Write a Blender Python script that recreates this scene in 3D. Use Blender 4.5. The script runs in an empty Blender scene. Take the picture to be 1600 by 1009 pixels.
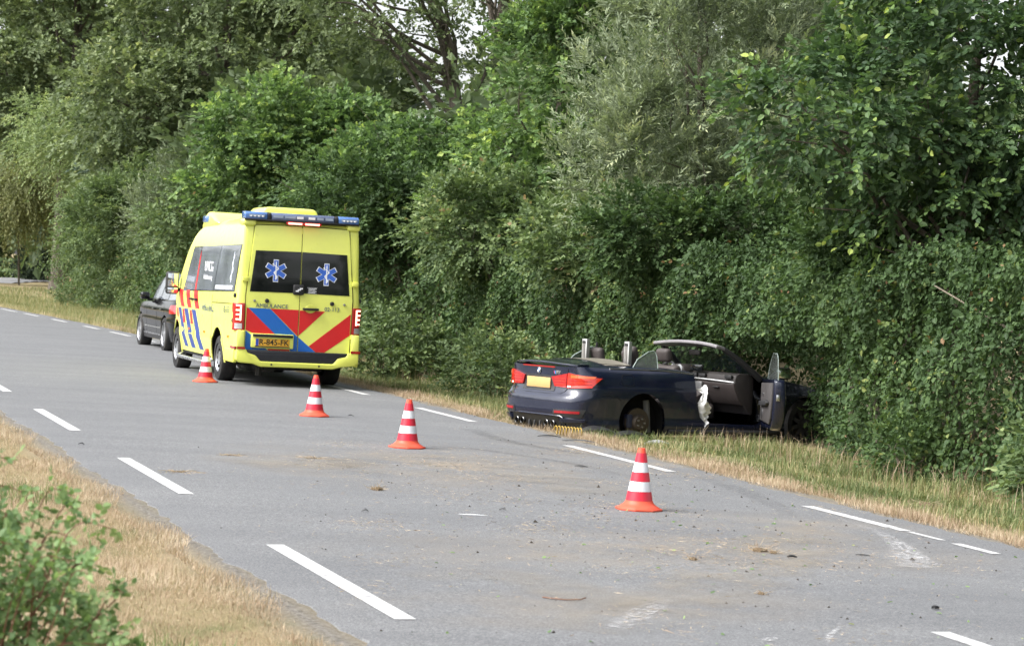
import bpy, bmesh, math, random
import numpy as np
from mathutils import Vector, Matrix

scene = bpy.context.scene
COL = scene.collection
R = math.radians
PI = math.pi

# ------------------------------------------------------------------ camera
cam_d = bpy.data.cameras.new('camera')
cam = bpy.data.objects.new('camera', cam_d)
COL.objects.link(cam)
scene.camera = cam
PITCH, ROLL, EYE = 0.0196, 0.0540, 1.844
_f = Vector((0, math.cos(PITCH), -math.sin(PITCH)))
_u = Vector((0, math.sin(PITCH), math.cos(PITCH)))
_r = Vector((1, 0, 0))
_r2 = _r * math.cos(ROLL) + _u * math.sin(ROLL)
_u2 = _u * math.cos(ROLL) - _r * math.sin(ROLL)
_m = Matrix((_r2, _u2, -_f)).transposed().to_4x4()
_m.translation = (0, 0, EYE)
cam.matrix_world = _m
cam_d.sensor_width = 36.0
cam_d.lens = 36.0 * 3661.0 / 1600.0
cam_d.clip_start = 0.1
cam_d.clip_end = 3000
cam_d.dof.use_dof = True
cam_d.dof.focus_distance = 27.0
cam_d.dof.aperture_fstop = 5.8

# ------------------------------------------------------------------ light
SUN_AZ, SUN_EL = R(-112), R(46)        # azimuth from +Y towards +X
world = bpy.data.worlds.new('World')
scene.world = world
world.use_nodes = True
nt = world.node_tree
for n in list(nt.nodes):
    nt.nodes.remove(n)
wo = nt.nodes.new('ShaderNodeOutputWorld')
bg = nt.nodes.new('ShaderNodeBackground')
sky = nt.nodes.new('ShaderNodeTexSky')
sky.sky_type = 'NISHITA'
sky.sun_disc = False
sky.sun_elevation = SUN_EL
sky.sun_rotation = SUN_AZ
sky.altitude = 0
sky.air_density = 1.0
sky.dust_density = 4.0
sky.ozone_density = 1.0
bw = nt.nodes.new('ShaderNodeRGBToBW')
mx = nt.nodes.new('ShaderNodeMix')
mx.data_type = 'RGBA'
mx.inputs[0].default_value = 0.80       # an overcast sky: almost all colour gone
nt.links.new(sky.outputs[0], bw.inputs[0])
nt.links.new(sky.outputs[0], mx.inputs[6])
nt.links.new(bw.outputs[0], mx.inputs[7])
nt.links.new(mx.outputs[2], bg.inputs[0])
bg.inputs[1].default_value = 0.15
nt.links.new(bg.outputs[0], wo.inputs[0])

sun_d = bpy.data.lights.new('sun', 'SUN')
sun_d.energy = 1.5
sun_d.angle = R(30)
sun_d.color = (1.0, 0.98, 0.95)
sun = bpy.data.objects.new('sun', sun_d)
COL.objects.link(sun)
_sd = Vector((math.sin(SUN_AZ) * math.cos(SUN_EL), math.cos(SUN_AZ) * math.cos(SUN_EL), math.sin(SUN_EL)))
sun.rotation_euler = _sd.to_track_quat('Z', 'Y').to_euler()
sun.location = (-10, -10, 30)

vs = scene.view_settings
vs.view_transform = 'Standard'
vs.look = 'None'
vs.exposure = 1.5
vs.gamma = 1.0
vs.use_curve_mapping = False
scene.render.engine = 'CYCLES'
cy = scene.cycles
cy.use_denoising = True
cy.max_bounces = 8
cy.diffuse_bounces = 4
cy.glossy_bounces = 3
cy.transmission_bounces = 6
cy.transparent_max_bounces = 12
cy.sample_clamp_indirect = 6.0
cy.caustics_reflective = False
cy.caustics_refractive = False

# ------------------------------------------------------------------ materials
def newmat(name):
    m = bpy.data.materials.new(name)
    m.use_nodes = True
    t = m.node_tree
    b = t.nodes['Principled BSDF']
    return m, t, b

def N(t, kind, **kw):
    n = t.nodes.new(kind)
    for k, v in kw.items():
        setattr(n, k, v)
    return n

def ramp(t, fac, stops):
    r = N(t, 'ShaderNodeValToRGB')
    e = r.color_ramp.elements
    while len(e) < len(stops):
        e.new(0.5)
    for i, (p, c) in enumerate(stops):
        e[i].position = p
        e[i].color = (c[0], c[1], c[2], 1)
    t.links.new(fac, r.inputs[0])
    return r.outputs[0]

def noise(t, scale, detail=4, rough=.55, vec=None):
    n = N(t, 'ShaderNodeTexNoise')
    n.inputs['Scale'].default_value = scale
    n.inputs['Detail'].default_value = detail
    n.inputs['Roughness'].default_value = rough
    if vec is None:
        g = t.nodes.get('tc') or N(t, 'ShaderNodeTexCoord')
        g.name = 'tc'
        vec = g.outputs['Object']
    t.links.new(vec, n.inputs['Vector'])
    return n.outputs[0]

def mixc(t, fac, a, b, mode='MIX'):
    m = N(t, 'ShaderNodeMix', data_type='RGBA', blend_type=mode)
    for s, v in ((0, fac), (6, a), (7, b)):
        if isinstance(v, (int, float)):
            m.inputs[s].default_value = v
        elif isinstance(v, tuple):
            m.inputs[s].default_value = (v[0], v[1], v[2], 1)
        else:
            t.links.new(v, m.inputs[s])
    return m.outputs[2]

def bump(t, b, h, strength, dist):
    n = N(t, 'ShaderNodeBump')
    n.inputs['Strength'].default_value = strength
    n.inputs['Distance'].default_value = dist
    t.links.new(h, n.inputs['Height'])
    t.links.new(n.outputs[0], b.inputs['Normal'])

_MC = {}
def plain(name, col, rough=.5, metal=0, spec=.5, coat=0, var=.12, scale=6, emit=None, es=0, dirt=0):
    """painted / moulded surface: base colour with faint mottling, roughness breakup and optional road dust"""
    if name in _MC:
        return _MC[name]
    m, t, b = newmat(name)
    nz = noise(t, scale, 5, .6)
    lo = tuple(c * (1 - var) for c in col)
    hi = tuple(min(1, c * (1 + var)) for c in col)
    c = ramp(t, nz, [(.3, lo), (.7, hi)])
    if dirt:
        n2 = noise(t, 3.1, 8, .7)
        f = ramp(t, n2, [(.45, (0, 0, 0)), (.8, (dirt, dirt, dirt))])
        c = mixc(t, f, c, (.16, .14, .11))
    t.links.new(c, b.inputs['Base Color'])
    rr = ramp(t, noise(t, 11, 4), [(.3, (rough * .85,) * 3), (.7, (min(1, rough * 1.15),) * 3)])
    t.links.new(rr, b.inputs['Roughness'])
    b.inputs['Metallic'].default_value = metal
    b.inputs['Specular IOR Level'].default_value = spec
    b.inputs['Coat Weight'].default_value = coat
    b.inputs['Coat Roughness'].default_value = .06
    if emit:
        b.inputs['Emission Color'].default_value = (*emit, 1)
        b.inputs['Emission Strength'].default_value = es
    _MC[name] = m
    return m

def glass(name, tint=(.5, .55, .52), clear=.85, ior=1.45):
    if name in _MC:
        return _MC[name]
    m, t, b = newmat(name)
    t.nodes.remove(b)
    out = t.nodes['Material Output']
    tr = N(t, 'ShaderNodeBsdfTransparent')
    tr.inputs[0].default_value = (*tint, 1)
    gl = N(t, 'ShaderNodeBsdfGlossy')
    gl.inputs['Roughness'].default_value = .03
    df = N(t, 'ShaderNodeBsdfDiffuse')
    df.inputs[0].default_value = (.25, .27, .26, 1)
    lw = N(t, 'ShaderNodeLayerWeight')
    lw.inputs[0].default_value = .5
    pw = N(t, 'ShaderNodeMath', operation='POWER')
    t.links.new(lw.outputs['Facing'], pw.inputs[0])
    pw.inputs[1].default_value = 4.0
    fr = N(t, 'ShaderNodeMath', operation='MULTIPLY_ADD')
    t.links.new(pw.outputs[0], fr.inputs[0])
    fr.inputs[1].default_value = .7
    fr.inputs[2].default_value = .05
    m0 = N(t, 'ShaderNodeMixShader')
    m0.inputs[0].default_value = 1 - clear
    t.links.new(tr.outputs[0], m0.inputs[1])
    t.links.new(df.outputs[0], m0.inputs[2])
    m1 = N(t, 'ShaderNodeMixShader')
    t.links.new(fr.outputs[0], m1.inputs[0])
    t.links.new(m0.outputs[0], m1.inputs[1])
    t.links.new(gl.outputs[0], m1.inputs[2])
    t.links.new(m1.outputs[0], out.inputs[0])
    _MC[name] = m
    return m

def leafmat(name, stops, rough=.45, trans=.28, spec=.4):
    """leaf blades: colour by the leaf's own tint attribute, some light through the blade"""
    m, t, b = newmat(name)
    out = t.nodes['Material Output']
    a = N(t, 'ShaderNodeAttribute', attribute_name='tint')
    c = ramp(t, a.outputs['Fac'], stops)
    t.links.new(c, b.inputs['Base Color'])
    b.inputs['Roughness'].default_value = rough
    b.inputs['Specular IOR Level'].default_value = spec
    tl = N(t, 'ShaderNodeBsdfTranslucent')
    t.links.new(mixc(t, .5, c, (.9, 1.0, .25), 'MULTIPLY'), tl.inputs[0])
    ms = N(t, 'ShaderNodeMixShader')
    ms.inputs[0].default_value = trans
    t.links.new(b.outputs[0], ms.inputs[1])
    t.links.new(tl.outputs[0], ms.inputs[2])
    t.links.new(ms.outputs[0], out.inputs[0])
    return m

# ------------------------------------------------------------------ mesh helpers
def link(o, parent=None):
    COL.objects.link(o)
    if parent is not None:
        o.parent = parent
    return o

def empty(name, loc=(0, 0, 0), rot=(0, 0, 0)):
    o = bpy.data.objects.new(name, None)
    o.location = loc
    o.rotation_euler = rot
    o.empty_display_size = .2
    return link(o)

def tag(o, label=None, cat=None, group=None, kind=None):
    if label:
        o['label'] = label
    if cat:
        o['category'] = cat
    if group:
        o['group'] = group
    if kind:
        o['kind'] = kind
    return o

def sharpen(bm, ang=35):
    lim = R(ang)
    for f in bm.faces:
        f.smooth = True
    for e in bm.edges:
        if len(e.link_faces) == 2:
            try:
                e.smooth = e.calc_face_angle() < lim
            except ValueError:
                e.smooth = False
        else:
            e.smooth = False

class MB:
    def __init__(self):
        self.v = []
        self.f = []
    def add(self, vs_, fs_):
        k = len(self.v)
        self.v += [tuple(map(float, p)) for p in vs_]
        self.f += [tuple(k + i for i in f) for f in fs_]
        return self
    def box(self, x0, x1, y0, y1, z0, z1, M=None):
        vs_ = [(x, y, z) for x in (x0, x1) for y in (y0, y1) for z in (z0, z1)]
        if M is not None:
            vs_ = [tuple(M @ Vector(p)) for p in vs_]
        return self.add(vs_, [(0, 1, 3, 2), (4, 6, 7, 5), (0, 4, 5, 1), (2, 3, 7, 6), (0, 2, 6, 4), (1, 5, 7, 3)])
    def prism(self, poly, a, b, fn):
        """poly: 2-D outline; fn(p, q, h) -> 3-D; extruded from h=a to h=b"""
        n = len(poly)
        vs_ = [fn(p, q, a) for p, q in poly] + [fn(p, q, b) for p, q in poly]
        fs_ = [tuple(range(n)), tuple(reversed(range(n, 2 * n)))]
        fs_ += [(i, n + i, n + (i + 1) % n, (i + 1) % n) for i in range(n)]
        return self.add(vs_, fs_)
    def tube(self, pts, rad, n=8, cap=True):
        pts = [Vector(p) for p in pts]
        if not hasattr(rad, '__len__'):
            rad = [rad] * len(pts)
        vs_, fs_ = [], []
        t0 = (pts[1] - pts[0]).normalized()
        ref = Vector((0, 0, 1)) if abs(t0.z) < .9 else Vector((1, 0, 0))
        a = t0.cross(ref).normalized()
        for i, p in enumerate(pts):
            t = (pts[min(i + 1, len(pts) - 1)] - pts[max(i - 1, 0)]).normalized()
            a = (a - t * a.dot(t)).normalized()
            b = t.cross(a)
            for k in range(n):
                q = 2 * PI * k / n
                vs_.append(p + (a * math.cos(q) + b * math.sin(q)) * rad[i])
        for i in range(len(pts) - 1):
            for k in range(n):
                fs_.append((i * n + k, i * n + (k + 1) % n, (i + 1) * n + (k + 1) % n, (i + 1) * n + k))
        if cap:
            fs_.append(tuple(reversed(range(n))))
            fs_.append(tuple(range((len(pts) - 1) * n, len(pts) * n)))
        return self.add(vs_, fs_)
    def lathe(self, prof, n=32, fn=None, closed=True):
        """prof: (r, h) pairs; fn(x, y, h) -> 3-D"""
        fn = fn or (lambda x, y, h: (x, y, h))
        vs_, fs_ = [], []
        for r_, h in prof:
            for k in range(n):
                q = 2 * PI * k / n
                vs_.append(fn(r_ * math.cos(q), r_ * math.sin(q), h))
        m = len(prof)
        for i in range(m - 1):
            for k in range(n):
                fs_.append((i * n + k, i * n + (k + 1) % n, (i + 1) * n + (k + 1) % n, (i + 1) * n + k))
        if closed:
            fs_.append(tuple(reversed(range(n))))
            fs_.append(tuple(range((m - 1) * n, m * n)))
        return self.add(vs_, fs_)
    def grid(self, fn, nu, nv):
        vs_ = [fn(i / nu, j / nv) for i in range(nu + 1) for j in range(nv + 1)]
        w = nv + 1
        fs_ = [(i * w + j, (i + 1) * w + j, (i + 1) * w + j + 1, i * w + j + 1) for i in range(nu) for j in range(nv)]
        return self.add(vs_, fs_)
    def slab(self, fn, nu, nv, hi, lo):
        """fn(u, v, off): a panel with thickness between the offsets lo and hi of a surface"""
        w = nv + 1
        top = [fn(i / nu, j / nv, hi) for i in range(nu + 1) for j in range(nv + 1)]
        bot = [fn(i / nu, j / nv, lo) for i in range(nu + 1) for j in range(nv + 1)]
        k = len(top)
        fs_ = []
        for i in range(nu):
            for j in range(nv):
                q = (i * w + j, (i + 1) * w + j, (i + 1) * w + j + 1, i * w + j + 1)
                fs_.append(q)
                fs_.append(tuple(k + a for a in reversed(q)))
        rim = [i * w for i in range(nu + 1)] + [nu * w + j for j in range(1, nv + 1)] + \
              [i * w + nv for i in range(nu - 1, -1, -1)] + [j for j in range(nv - 1, 0, -1)]
        for a, b in zip(rim, rim[1:] + rim[:1]):
            fs_.append((b, a, k + a, k + b))
        return self.add(top + bot, fs_)
    def build(self, name, mat, parent=None, bevel=0, seg=2, ang=35, flat=False, M=None):
        me = bpy.data.meshes.new(name)
        bm = bmesh.new()
        vv = [bm.verts.new(p) for p in self.v]
        for f in self.f:
            try:
                bm.faces.new([vv[i] for i in f])
            except ValueError:
                pass
        bmesh.ops.remove_doubles(bm, verts=bm.verts, dist=2e-5)
        bmesh.ops.dissolve_degenerate(bm, edges=bm.edges, dist=1e-6)
        bmesh.ops.recalc_face_normals(bm, faces=bm.faces)
        if bevel:
            es = [e for e in bm.edges if len(e.link_faces) == 2 and e.calc_face_angle(0) > R(28)]
            bmesh.ops.bevel(bm, geom=es, offset=bevel, segments=seg, affect='EDGES', profile=.5)
        if M is not None:
            bm.transform(M)
        if not flat:
            sharpen(bm, ang)
        bm.to_mesh(me)
        bm.free()
        if mat:
            me.materials.append(mat)
        o = bpy.data.objects.new(name, me)
        return link(o, parent)

def boolean(o, cutters):
    for c in cutters:
        m = o.modifiers.new('cut', 'BOOLEAN')
        m.object = c
        m.operation = 'DIFFERENCE'
        m.solver = 'EXACT'
        try:
            m.material_mode = 'TRANSFER'
        except Exception:
            pass
    bpy.context.view_layer.update()
    dg = bpy.context.evaluated_depsgraph_get()
    me = bpy.data.meshes.new_from_object(o.evaluated_get(dg))
    o.modifiers.clear()
    o.data = me
    bm = bmesh.new()
    bm.from_mesh(me)
    sharpen(bm, 35)
    bm.to_mesh(me)
    bm.free()
    for c in cutters:
        bpy.data.objects.remove(c)

def lettering(txt, size, mat, parent, M, name='lettering', ext=.0015, bold=0, align='CENTER'):
    cu = bpy.data.curves.new(name, 'FONT')
    cu.body = txt
    cu.size = size
    cu.align_x = align
    cu.align_y = 'CENTER'
    cu.extrude = ext
    cu.offset = bold
    cu.resolution_u = 3
    o = bpy.data.objects.new(name, cu)
    COL.objects.link(o)
    bpy.context.view_layer.update()
    me = bpy.data.meshes.new_from_object(o.evaluated_get(bpy.context.evaluated_depsgraph_get()))
    bpy.data.objects.remove(o)
    me.transform(M)
    me.materials.clear()
    me.materials.append(mat)
    return link(bpy.data.objects.new(name, me), parent)

def frame(o, ex, ey):
    """matrix with text running along ex, text's up along ey"""
    ex = Vector(ex).normalized()
    ey = Vector(ey).normalized()
    m = Matrix((ex, ey, ex.cross(ey))).transposed().to_4x4()
    m.translation = o
    return m

def catmull(pts, sub):
    P = np.array(pts, float)
    P = np.vstack([2 * P[0] - P[1], P, 2 * P[-1] - P[-2]])
    out = []
    for i in range(1, len(P) - 2):
        for k in range(sub):
            t = k / sub
            a, b, c, d = P[i - 1:i + 3]
            out.append(.5 * (2 * b + (c - a) * t + (2 * a - 5 * b + 4 * c - d) * t * t + (3 * b - a - 3 * c + d) * t ** 3))
    out.append(P[-2])
    return np.array(out)

def lerp_fn(tab):
    xs = [a for a, *_ in tab]
    cols = list(zip(*[b for _, *b in tab]))
    if len(cols) == 1:
        return lambda x: float(np.interp(x, xs, cols[0]))
    return lambda x: tuple(float(np.interp(x, xs, c)) for c in cols)

class PlanBody:
    """a vehicle shell: half plan outline (rear centre -> side -> front centre) swept up in height"""
    def __init__(s, outline, zb, zt, inset, crown, sub=4):
        P = catmull(outline, sub)
        P[:, 1] = np.maximum(P[:, 1], 0)
        P[0, 1] = 0
        P[-1, 1] = 0
        P[:, 0] = np.maximum.accumulate(P[:, 0] + np.arange(len(P)) * 1e-6)
        s.P = P
        d = np.gradient(P, axis=0)
        d /= np.linalg.norm(d, axis=1)[:, None]
        s.n = np.stack([-d[:, 1], d[:, 0]], 1)
        s.im = int(np.argmax(P[:, 1]))
        s.zb, s.zt, s.inset, s.crown = zb, zt, inset, crown
    def at(s, k, z, off=0, side=1):
        i = min(int(k), len(s.P) - 2)
        t = k - i
        p = s.P[i] * (1 - t) + s.P[i + 1] * t
        n = s.n[i] * (1 - t) + s.n[i + 1] * t
        n = n / np.linalg.norm(n)
        a, b, c = s.inset(z)
        o = off - (a * max(-n[0], 0) ** 2 + b * n[1] ** 2 + c * max(n[0], 0) ** 2)
        q = p + n * o
        y = max(q[1], 0.0) if off <= 0.03 and p[1] < .02 else q[1]
        return (q[0], side * y, z)
    def kx(s, x):
        return float(np.interp(x, s.P[:, 0], np.arange(len(s.P))))
    def ky(s, y):
        return float(np.interp(abs(y), s.P[:s.im + 1, 1], np.arange(s.im + 1)))
    def side(s, x, z, off=0, sd=1):
        return s.at(s.kx(x), z, off, sd)
    def rear(s, y, z, off=0):
        return s.at(s.ky(y), z, off, 1 if y >= 0 else -1)
    def ziso(s, i, t):
        x = s.P[i, 0]
        return s.zb(x) + (s.zt(x) - s.zb(x)) * t
    def mb(s, levels, ncap=10):
        m = MB()
        K = len(s.P)
        for sd in (1, -1):
            vs_ = [s.at(i, s.ziso(i, t), 0, sd) for i in range(K) for t in levels]
            w = len(levels)
            m.add(vs_, [(i * w + j, (i + 1) * w + j, (i + 1) * w + j + 1, i * w + j + 1) for i in range(K - 1) for j in range(w - 1)])
        for top in (1, 0):
            vs_ = []
            for i in range(K):
                L = s.at(i, s.ziso(i, 1 if top else 0), 0, 1)
                for c in range(ncap + 1):
                    a = 1 - 2 * c / ncap
                    vs_.append((L[0], L[1] * a, L[2] + (s.crown(s.P[i, 0]) * (1 - abs(a) ** 2.4) if top else 0)))
            w = ncap + 1
            m.add(vs_, [(i * w + j, (i + 1) * w + j, (i + 1) * w + j + 1, i * w + j + 1) for i in range(K - 1) for j in range(ncap)])
        return m
    def panel(s, quad, where, nu, nv, hi, lo, sd=1, m=None):
        """quad: four corners (x or y, z) in order; a slab that follows the shell"""
        m = m or MB()
        (a0, b0), (a1, b1), (a2, b2), (a3, b3) = quad
        def fn(u, v, off):
            a = (a0 * (1 - u) + a1 * u) * (1 - v) + (a3 * (1 - u) + a2 * u) * v
            b = (b0 * (1 - u) + b1 * u) * (1 - v) + (b3 * (1 - u) + b2 * u) * v
            return s.side(a, b, off, sd) if where == 'side' else s.rear(a, b, off)
        return m.slab(fn, nu, nv, hi, lo)
# ------------------------------------------------------------------ road frame: s along the road, o across it (to the right)
DX, DY = -0.31655, 0.94858
NX, NY = 0.94858, 0.31655

def bend(s):
    s = np.asarray(s, float)
    c = np.clip(s, 42, 115)
    return -.00095 * (c - 42) ** 2 - .1387 * np.maximum(s - 115, 0)

def rp(s, o):
    oo = np.asarray(o, float) + bend(s)
    return np.asarray(s) * DX + oo * NX, np.asarray(s) * DY + oo * NY

_go = np.array([-400, -30, -8, -2, 0, 1.5, 2.6, 3.05, 3.3, 9.1, 9.35, 9.8, 10.6, 11.6, 12.6, 14, 17, 24, 60, 400])
_gz = np.array([.3, .3, .12, .03, .02, .0, -.004, -.010, -.05, -.05, -.012, -.03, -.10, -.17, -.19, -.15, -.05, .1, .3, .3])
def ground_z(o, s=None):
    z = np.interp(o, _go, _gz)
    if s is not None:
        o = np.asarray(o)
        w = np.clip(np.minimum(np.abs(o - 3.05) + (o > 3.05) * -9, 99), 0, 1)
        k = ((o < 2.7) | (o > 9.7)) * 1.0
        z = z + k * (.025 * np.sin(s * 1.7 + o * 2.1) + .02 * np.sin(s * .63 - o * 1.3))
    return z

CAR_X, CAR_Y, CAR_A = .3826, 30.5816, .60126
def car_local(x, y):
    c, s_ = math.cos(CAR_A), math.sin(CAR_A)
    dx, dy = np.asarray(x) - CAR_X, np.asarray(y) - CAR_Y
    return dx * c + dy * s_, -dx * s_ + dy * c
def dent(x, y, o):
    """the soft verge pressed down under the wreck"""
    a, b = car_local(x, y)
    d = np.maximum(np.maximum(-.25 - a, a - 4.9), np.abs(b) - 1.05)
    return -.10 * np.clip(1 - d / .5, 0, 1) * np.clip((np.asarray(o) - 9.25) / .5, 0, 1)

# ground sheet
ss = np.concatenate([np.linspace(-400, -20, 12), np.arange(-15, 45, .3), np.arange(45, 130, 2.0), np.linspace(140, 900, 20)])
oo = np.concatenate([[-600, -300, -100, -40, -15, -8], np.arange(-5, 2.6, .5), [2.6, 2.8, 2.95, 3.05, 3.2, 3.4, 6, 9.0, 9.2, 9.35, 9.5, 9.7], np.arange(9.9, 18, .25), [20, 24, 30, 45, 80, 200, 600]])
S_, O_ = np.meshgrid(ss, oo, indexing='ij')
X_, Y_ = rp(S_, O_)
Z_ = ground_z(O_, S_) + dent(X_, Y_, O_)
w_ = len(oo)
idx = np.arange(len(ss) * w_).reshape(len(ss), w_)

def fast_mesh(name, V, F, mat, parent=None, tint=None, smooth=False, uvo=None):
    """V (n,3); F list of int arrays (m,k); tint per vertex"""
    me = bpy.data.meshes.new(name)
    V = np.ascontiguousarray(V, dtype=np.float32)
    me.vertices.add(len(V))
    me.vertices.foreach_set('co', V.ravel())
    loops = np.concatenate([f.ravel() for f in F]).astype(np.int32)
    tot = np.concatenate([np.full(len(f), f.shape[1]) for f in F]).astype(np.int32)
    start = np.concatenate([[0], np.cumsum(tot)[:-1]]).astype(np.int32)
    me.loops.add(len(loops))
    me.loops.foreach_set('vertex_index', loops)
    me.polygons.add(len(tot))
    me.polygons.foreach_set('loop_start', start)
    me.polygons.foreach_set('loop_total', tot)
    me.polygons.foreach_set('use_smooth', np.full(len(tot), bool(smooth)))
    if tint is not None:
        a = me.attributes.new('tint', 'FLOAT', 'POINT')
        a.data.foreach_set('value', np.ascontiguousarray(tint, dtype=np.float32))
    me.update(calc_edges=True)
    if mat:
        me.materials.append(mat)
    o = bpy.data.objects.new(name, me)
    return link(o, parent)

# soil and thatch under the grass: colour by noise; bare grey-brown soil along the asphalt edges
m, t, b = newmat('verge soil and thatch')
at = N(t, 'ShaderNodeAttribute', attribute_name='tint')
n1 = noise(t, 1.3, 6, .65)
n2 = noise(t, 38, 6, .7)
grassy = ramp(t, n1, [(.3, (.36, .28, .17)), (.52, (.27, .22, .12)), (.7, (.15, .16, .065))])
soil = ramp(t, n2, [(.35, (.09, .084, .076)), (.5, (.2, .185, .165)), (.65, (.36, .335, .30))])
c = mixc(t, at.outputs['Fac'], grassy, soil)
c = mixc(t, ramp(t, n2, [(.35, (0, 0, 0)), (.65, (.3, .3, .3))]), c, (.08, .07, .045))
t.links.new(c, b.inputs['Base Color'])
b.inputs['Roughness'].default_value = .95
b.inputs['Specular IOR Level'].default_value = .15
bump(t, b, n2, .8, .03)
soilw = np.exp(-((O_ - 2.95) / .16) ** 2) + np.exp(-((O_ - 9.45) / .16) ** 2)
gq = np.stack([idx[:-1, :-1], idx[1:, :-1], idx[1:, 1:], idx[:-1, 1:]], -1).reshape(-1, 4)
ground = fast_mesh('ground', np.stack([X_, Y_, Z_], -1).reshape(-1, 3), [gq[:, ::-1]], m, tint=np.clip(soilw, 0, 1).ravel(), smooth=True)
tag(ground, 'dry grass verges and soil on both sides of the road', kind='structure')

# asphalt
m, t, b = newmat('worn asphalt')
fine = noise(t, 75, 6, .8)
mid = noise(t, 14, 6, .65)
big = noise(t, .55, 5, .6)
c = ramp(t, fine, [(.34, (.06, .061, .063)), (.5, (.144, .147, .151)), (.66, (.295, .298, .302))])
grit = noise(t, 30, 8, .85)
c = mixc(t, 1.0, c, ramp(t, grit, [(.32, (.66, .66, .66)), (.5, (1, 1, 1)), (.68, (1.3, 1.3, 1.3))]), 'MULTIPLY')
c = mixc(t, 1.0, c, ramp(t, mid, [(.3, (.93, .93, .93)), (.7, (1.06, 1.06, 1.06))]), 'MULTIPLY')
mpt = N(t, 'ShaderNodeMapping')
mpt.inputs['Rotation'].default_value = (0, 0, -math.atan2(DY, DX))
mpt.inputs['Scale'].default_value = (.10, 1.5, 1)
t.links.new(t.nodes['tc'].outputs['Object'], mpt.inputs[0])
c = mixc(t, 1.0, c, ramp(t, noise(t, 1.0, 6, .6, mpt.outputs[0]), [(.3, (.88, .88, .89)), (.7, (1.10, 1.10, 1.09))]), 'MULTIPLY')
c = mixc(t, ramp(t, big, [(.35, (.28, .28, .28)), (.65, (0, 0, 0))]), c, (.092, .097, .105))
# trampled soil and dust carried across the carriageway by the crash
geo = N(t, 'ShaderNodeNewGeometry')
def spot(cx, cy_, rx, ry, ang):
    mp = N(t, 'ShaderNodeMapping', vector_type='TEXTURE')
    mp.inputs['Location'].default_value = (cx, cy_, 0)
    mp.inputs['Rotation'].default_value = (0, 0, ang)
    mp.inputs['Scale'].default_value = (rx, ry, 1)
    t.links.new(geo.outputs['Position'], mp.inputs[0])
    g = N(t, 'ShaderNodeTexGradient', gradient_type='SPHERICAL')
    t.links.new(mp.outputs[0], g.inputs[0])
    return g.outputs['Fac']
acc = None
for a in ((1.3, 16.2, 3.0, 1.5, R(25)), (-.6, 22.2, 3.2, 2.4, R(100)), (1.2, 25.2, 3.0, 1.5, R(110)), (.6, 13.2, 1.8, .9, R(30)), (2.3, 18.3, 1.5, 1.2, R(60))):
    f = spot(*a)
    if acc is None:
        acc = f
    else:
        mm = N(t, 'ShaderNodeMath', operation='MAXIMUM')
        t.links.new(acc, mm.inputs[0])
        t.links.new(f, mm.inputs[1])
        acc = mm.outputs[0]
dn = noise(t, 1.4, 4, .55)
mm = N(t, 'ShaderNodeMath', operation='MULTIPLY')
t.links.new(ramp(t, dn, [(.36, (0, 0, 0)), (.72, (.8, .8, .8))]), mm.inputs[0])
t.links.new(acc, mm.inputs[1])
c = mixc(t, mm.outputs[0], c, (.21, .175, .13))
t.links.new(c, b.inputs['Base Color'])
b.inputs['Roughness'].default_value = .82
b.inputs['Specular IOR Level'].default_value = .35
hb = N(t, 'ShaderNodeMath', operation='ADD')
t.links.new(fine, hb.inputs[0])
t.links.new(mid, hb.inputs[1])
bump(t, b, hb.outputs[0], .55, .006)
rng = np.random.default_rng(3)
sr = np.concatenate([[-60, -30], np.arange(-10, 60, .12), np.arange(60, 115, 1.0), np.linspace(116, 260, 12)])
def edge_noise(s, k):
    return .015 * np.sin(s * 5.1 + k) + .012 * np.sin(s * 11.7 + 2 * k) + .03 * np.sin(s * 1.1 + k) + rng.normal(0, .012, len(s))
eL, eR = 3.02 + edge_noise(sr, 1.), 9.33 + edge_noise(sr, 2.2)
cols = [np.full(len(sr), 0.0)] * 0
ol = [eL - .012, eL, eL + .12, np.full(len(sr), 4.5), np.full(len(sr), 6.2), np.full(len(sr), 7.9), eR - .12, eR, eR + .012]
zl = [-.05, -.002, 0.002, .012, .02, .012, 0.002, -.002, -.06]
V = []
for o_, z_ in zip(ol, zl):
    x, y = rp(sr, o_)
    V.append(np.stack([x, y, np.full(len(sr), z_)], -1))
V = np.stack(V, 1)
k = V.shape[1]
idr = np.arange(len(sr) * k).reshape(len(sr), k)
rq = np.stack([idr[:-1, :-1], idr[1:, :-1], idr[1:, 1:], idr[:-1, 1:]], -1).reshape(-1, 4)
road = fast_mesh('road', V.reshape(-1, 3), [rq[:, ::-1]], m, smooth=False)
tag(road, 'grey asphalt country road with dashed white edge lines', kind='structure')
def road_z(o):
    return np.interp(o, [3.02, 3.14, 4.5, 6.2, 7.9, 9.2, 9.33], [-.006, .002, .012, .02, .012, .002, -.006])

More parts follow.
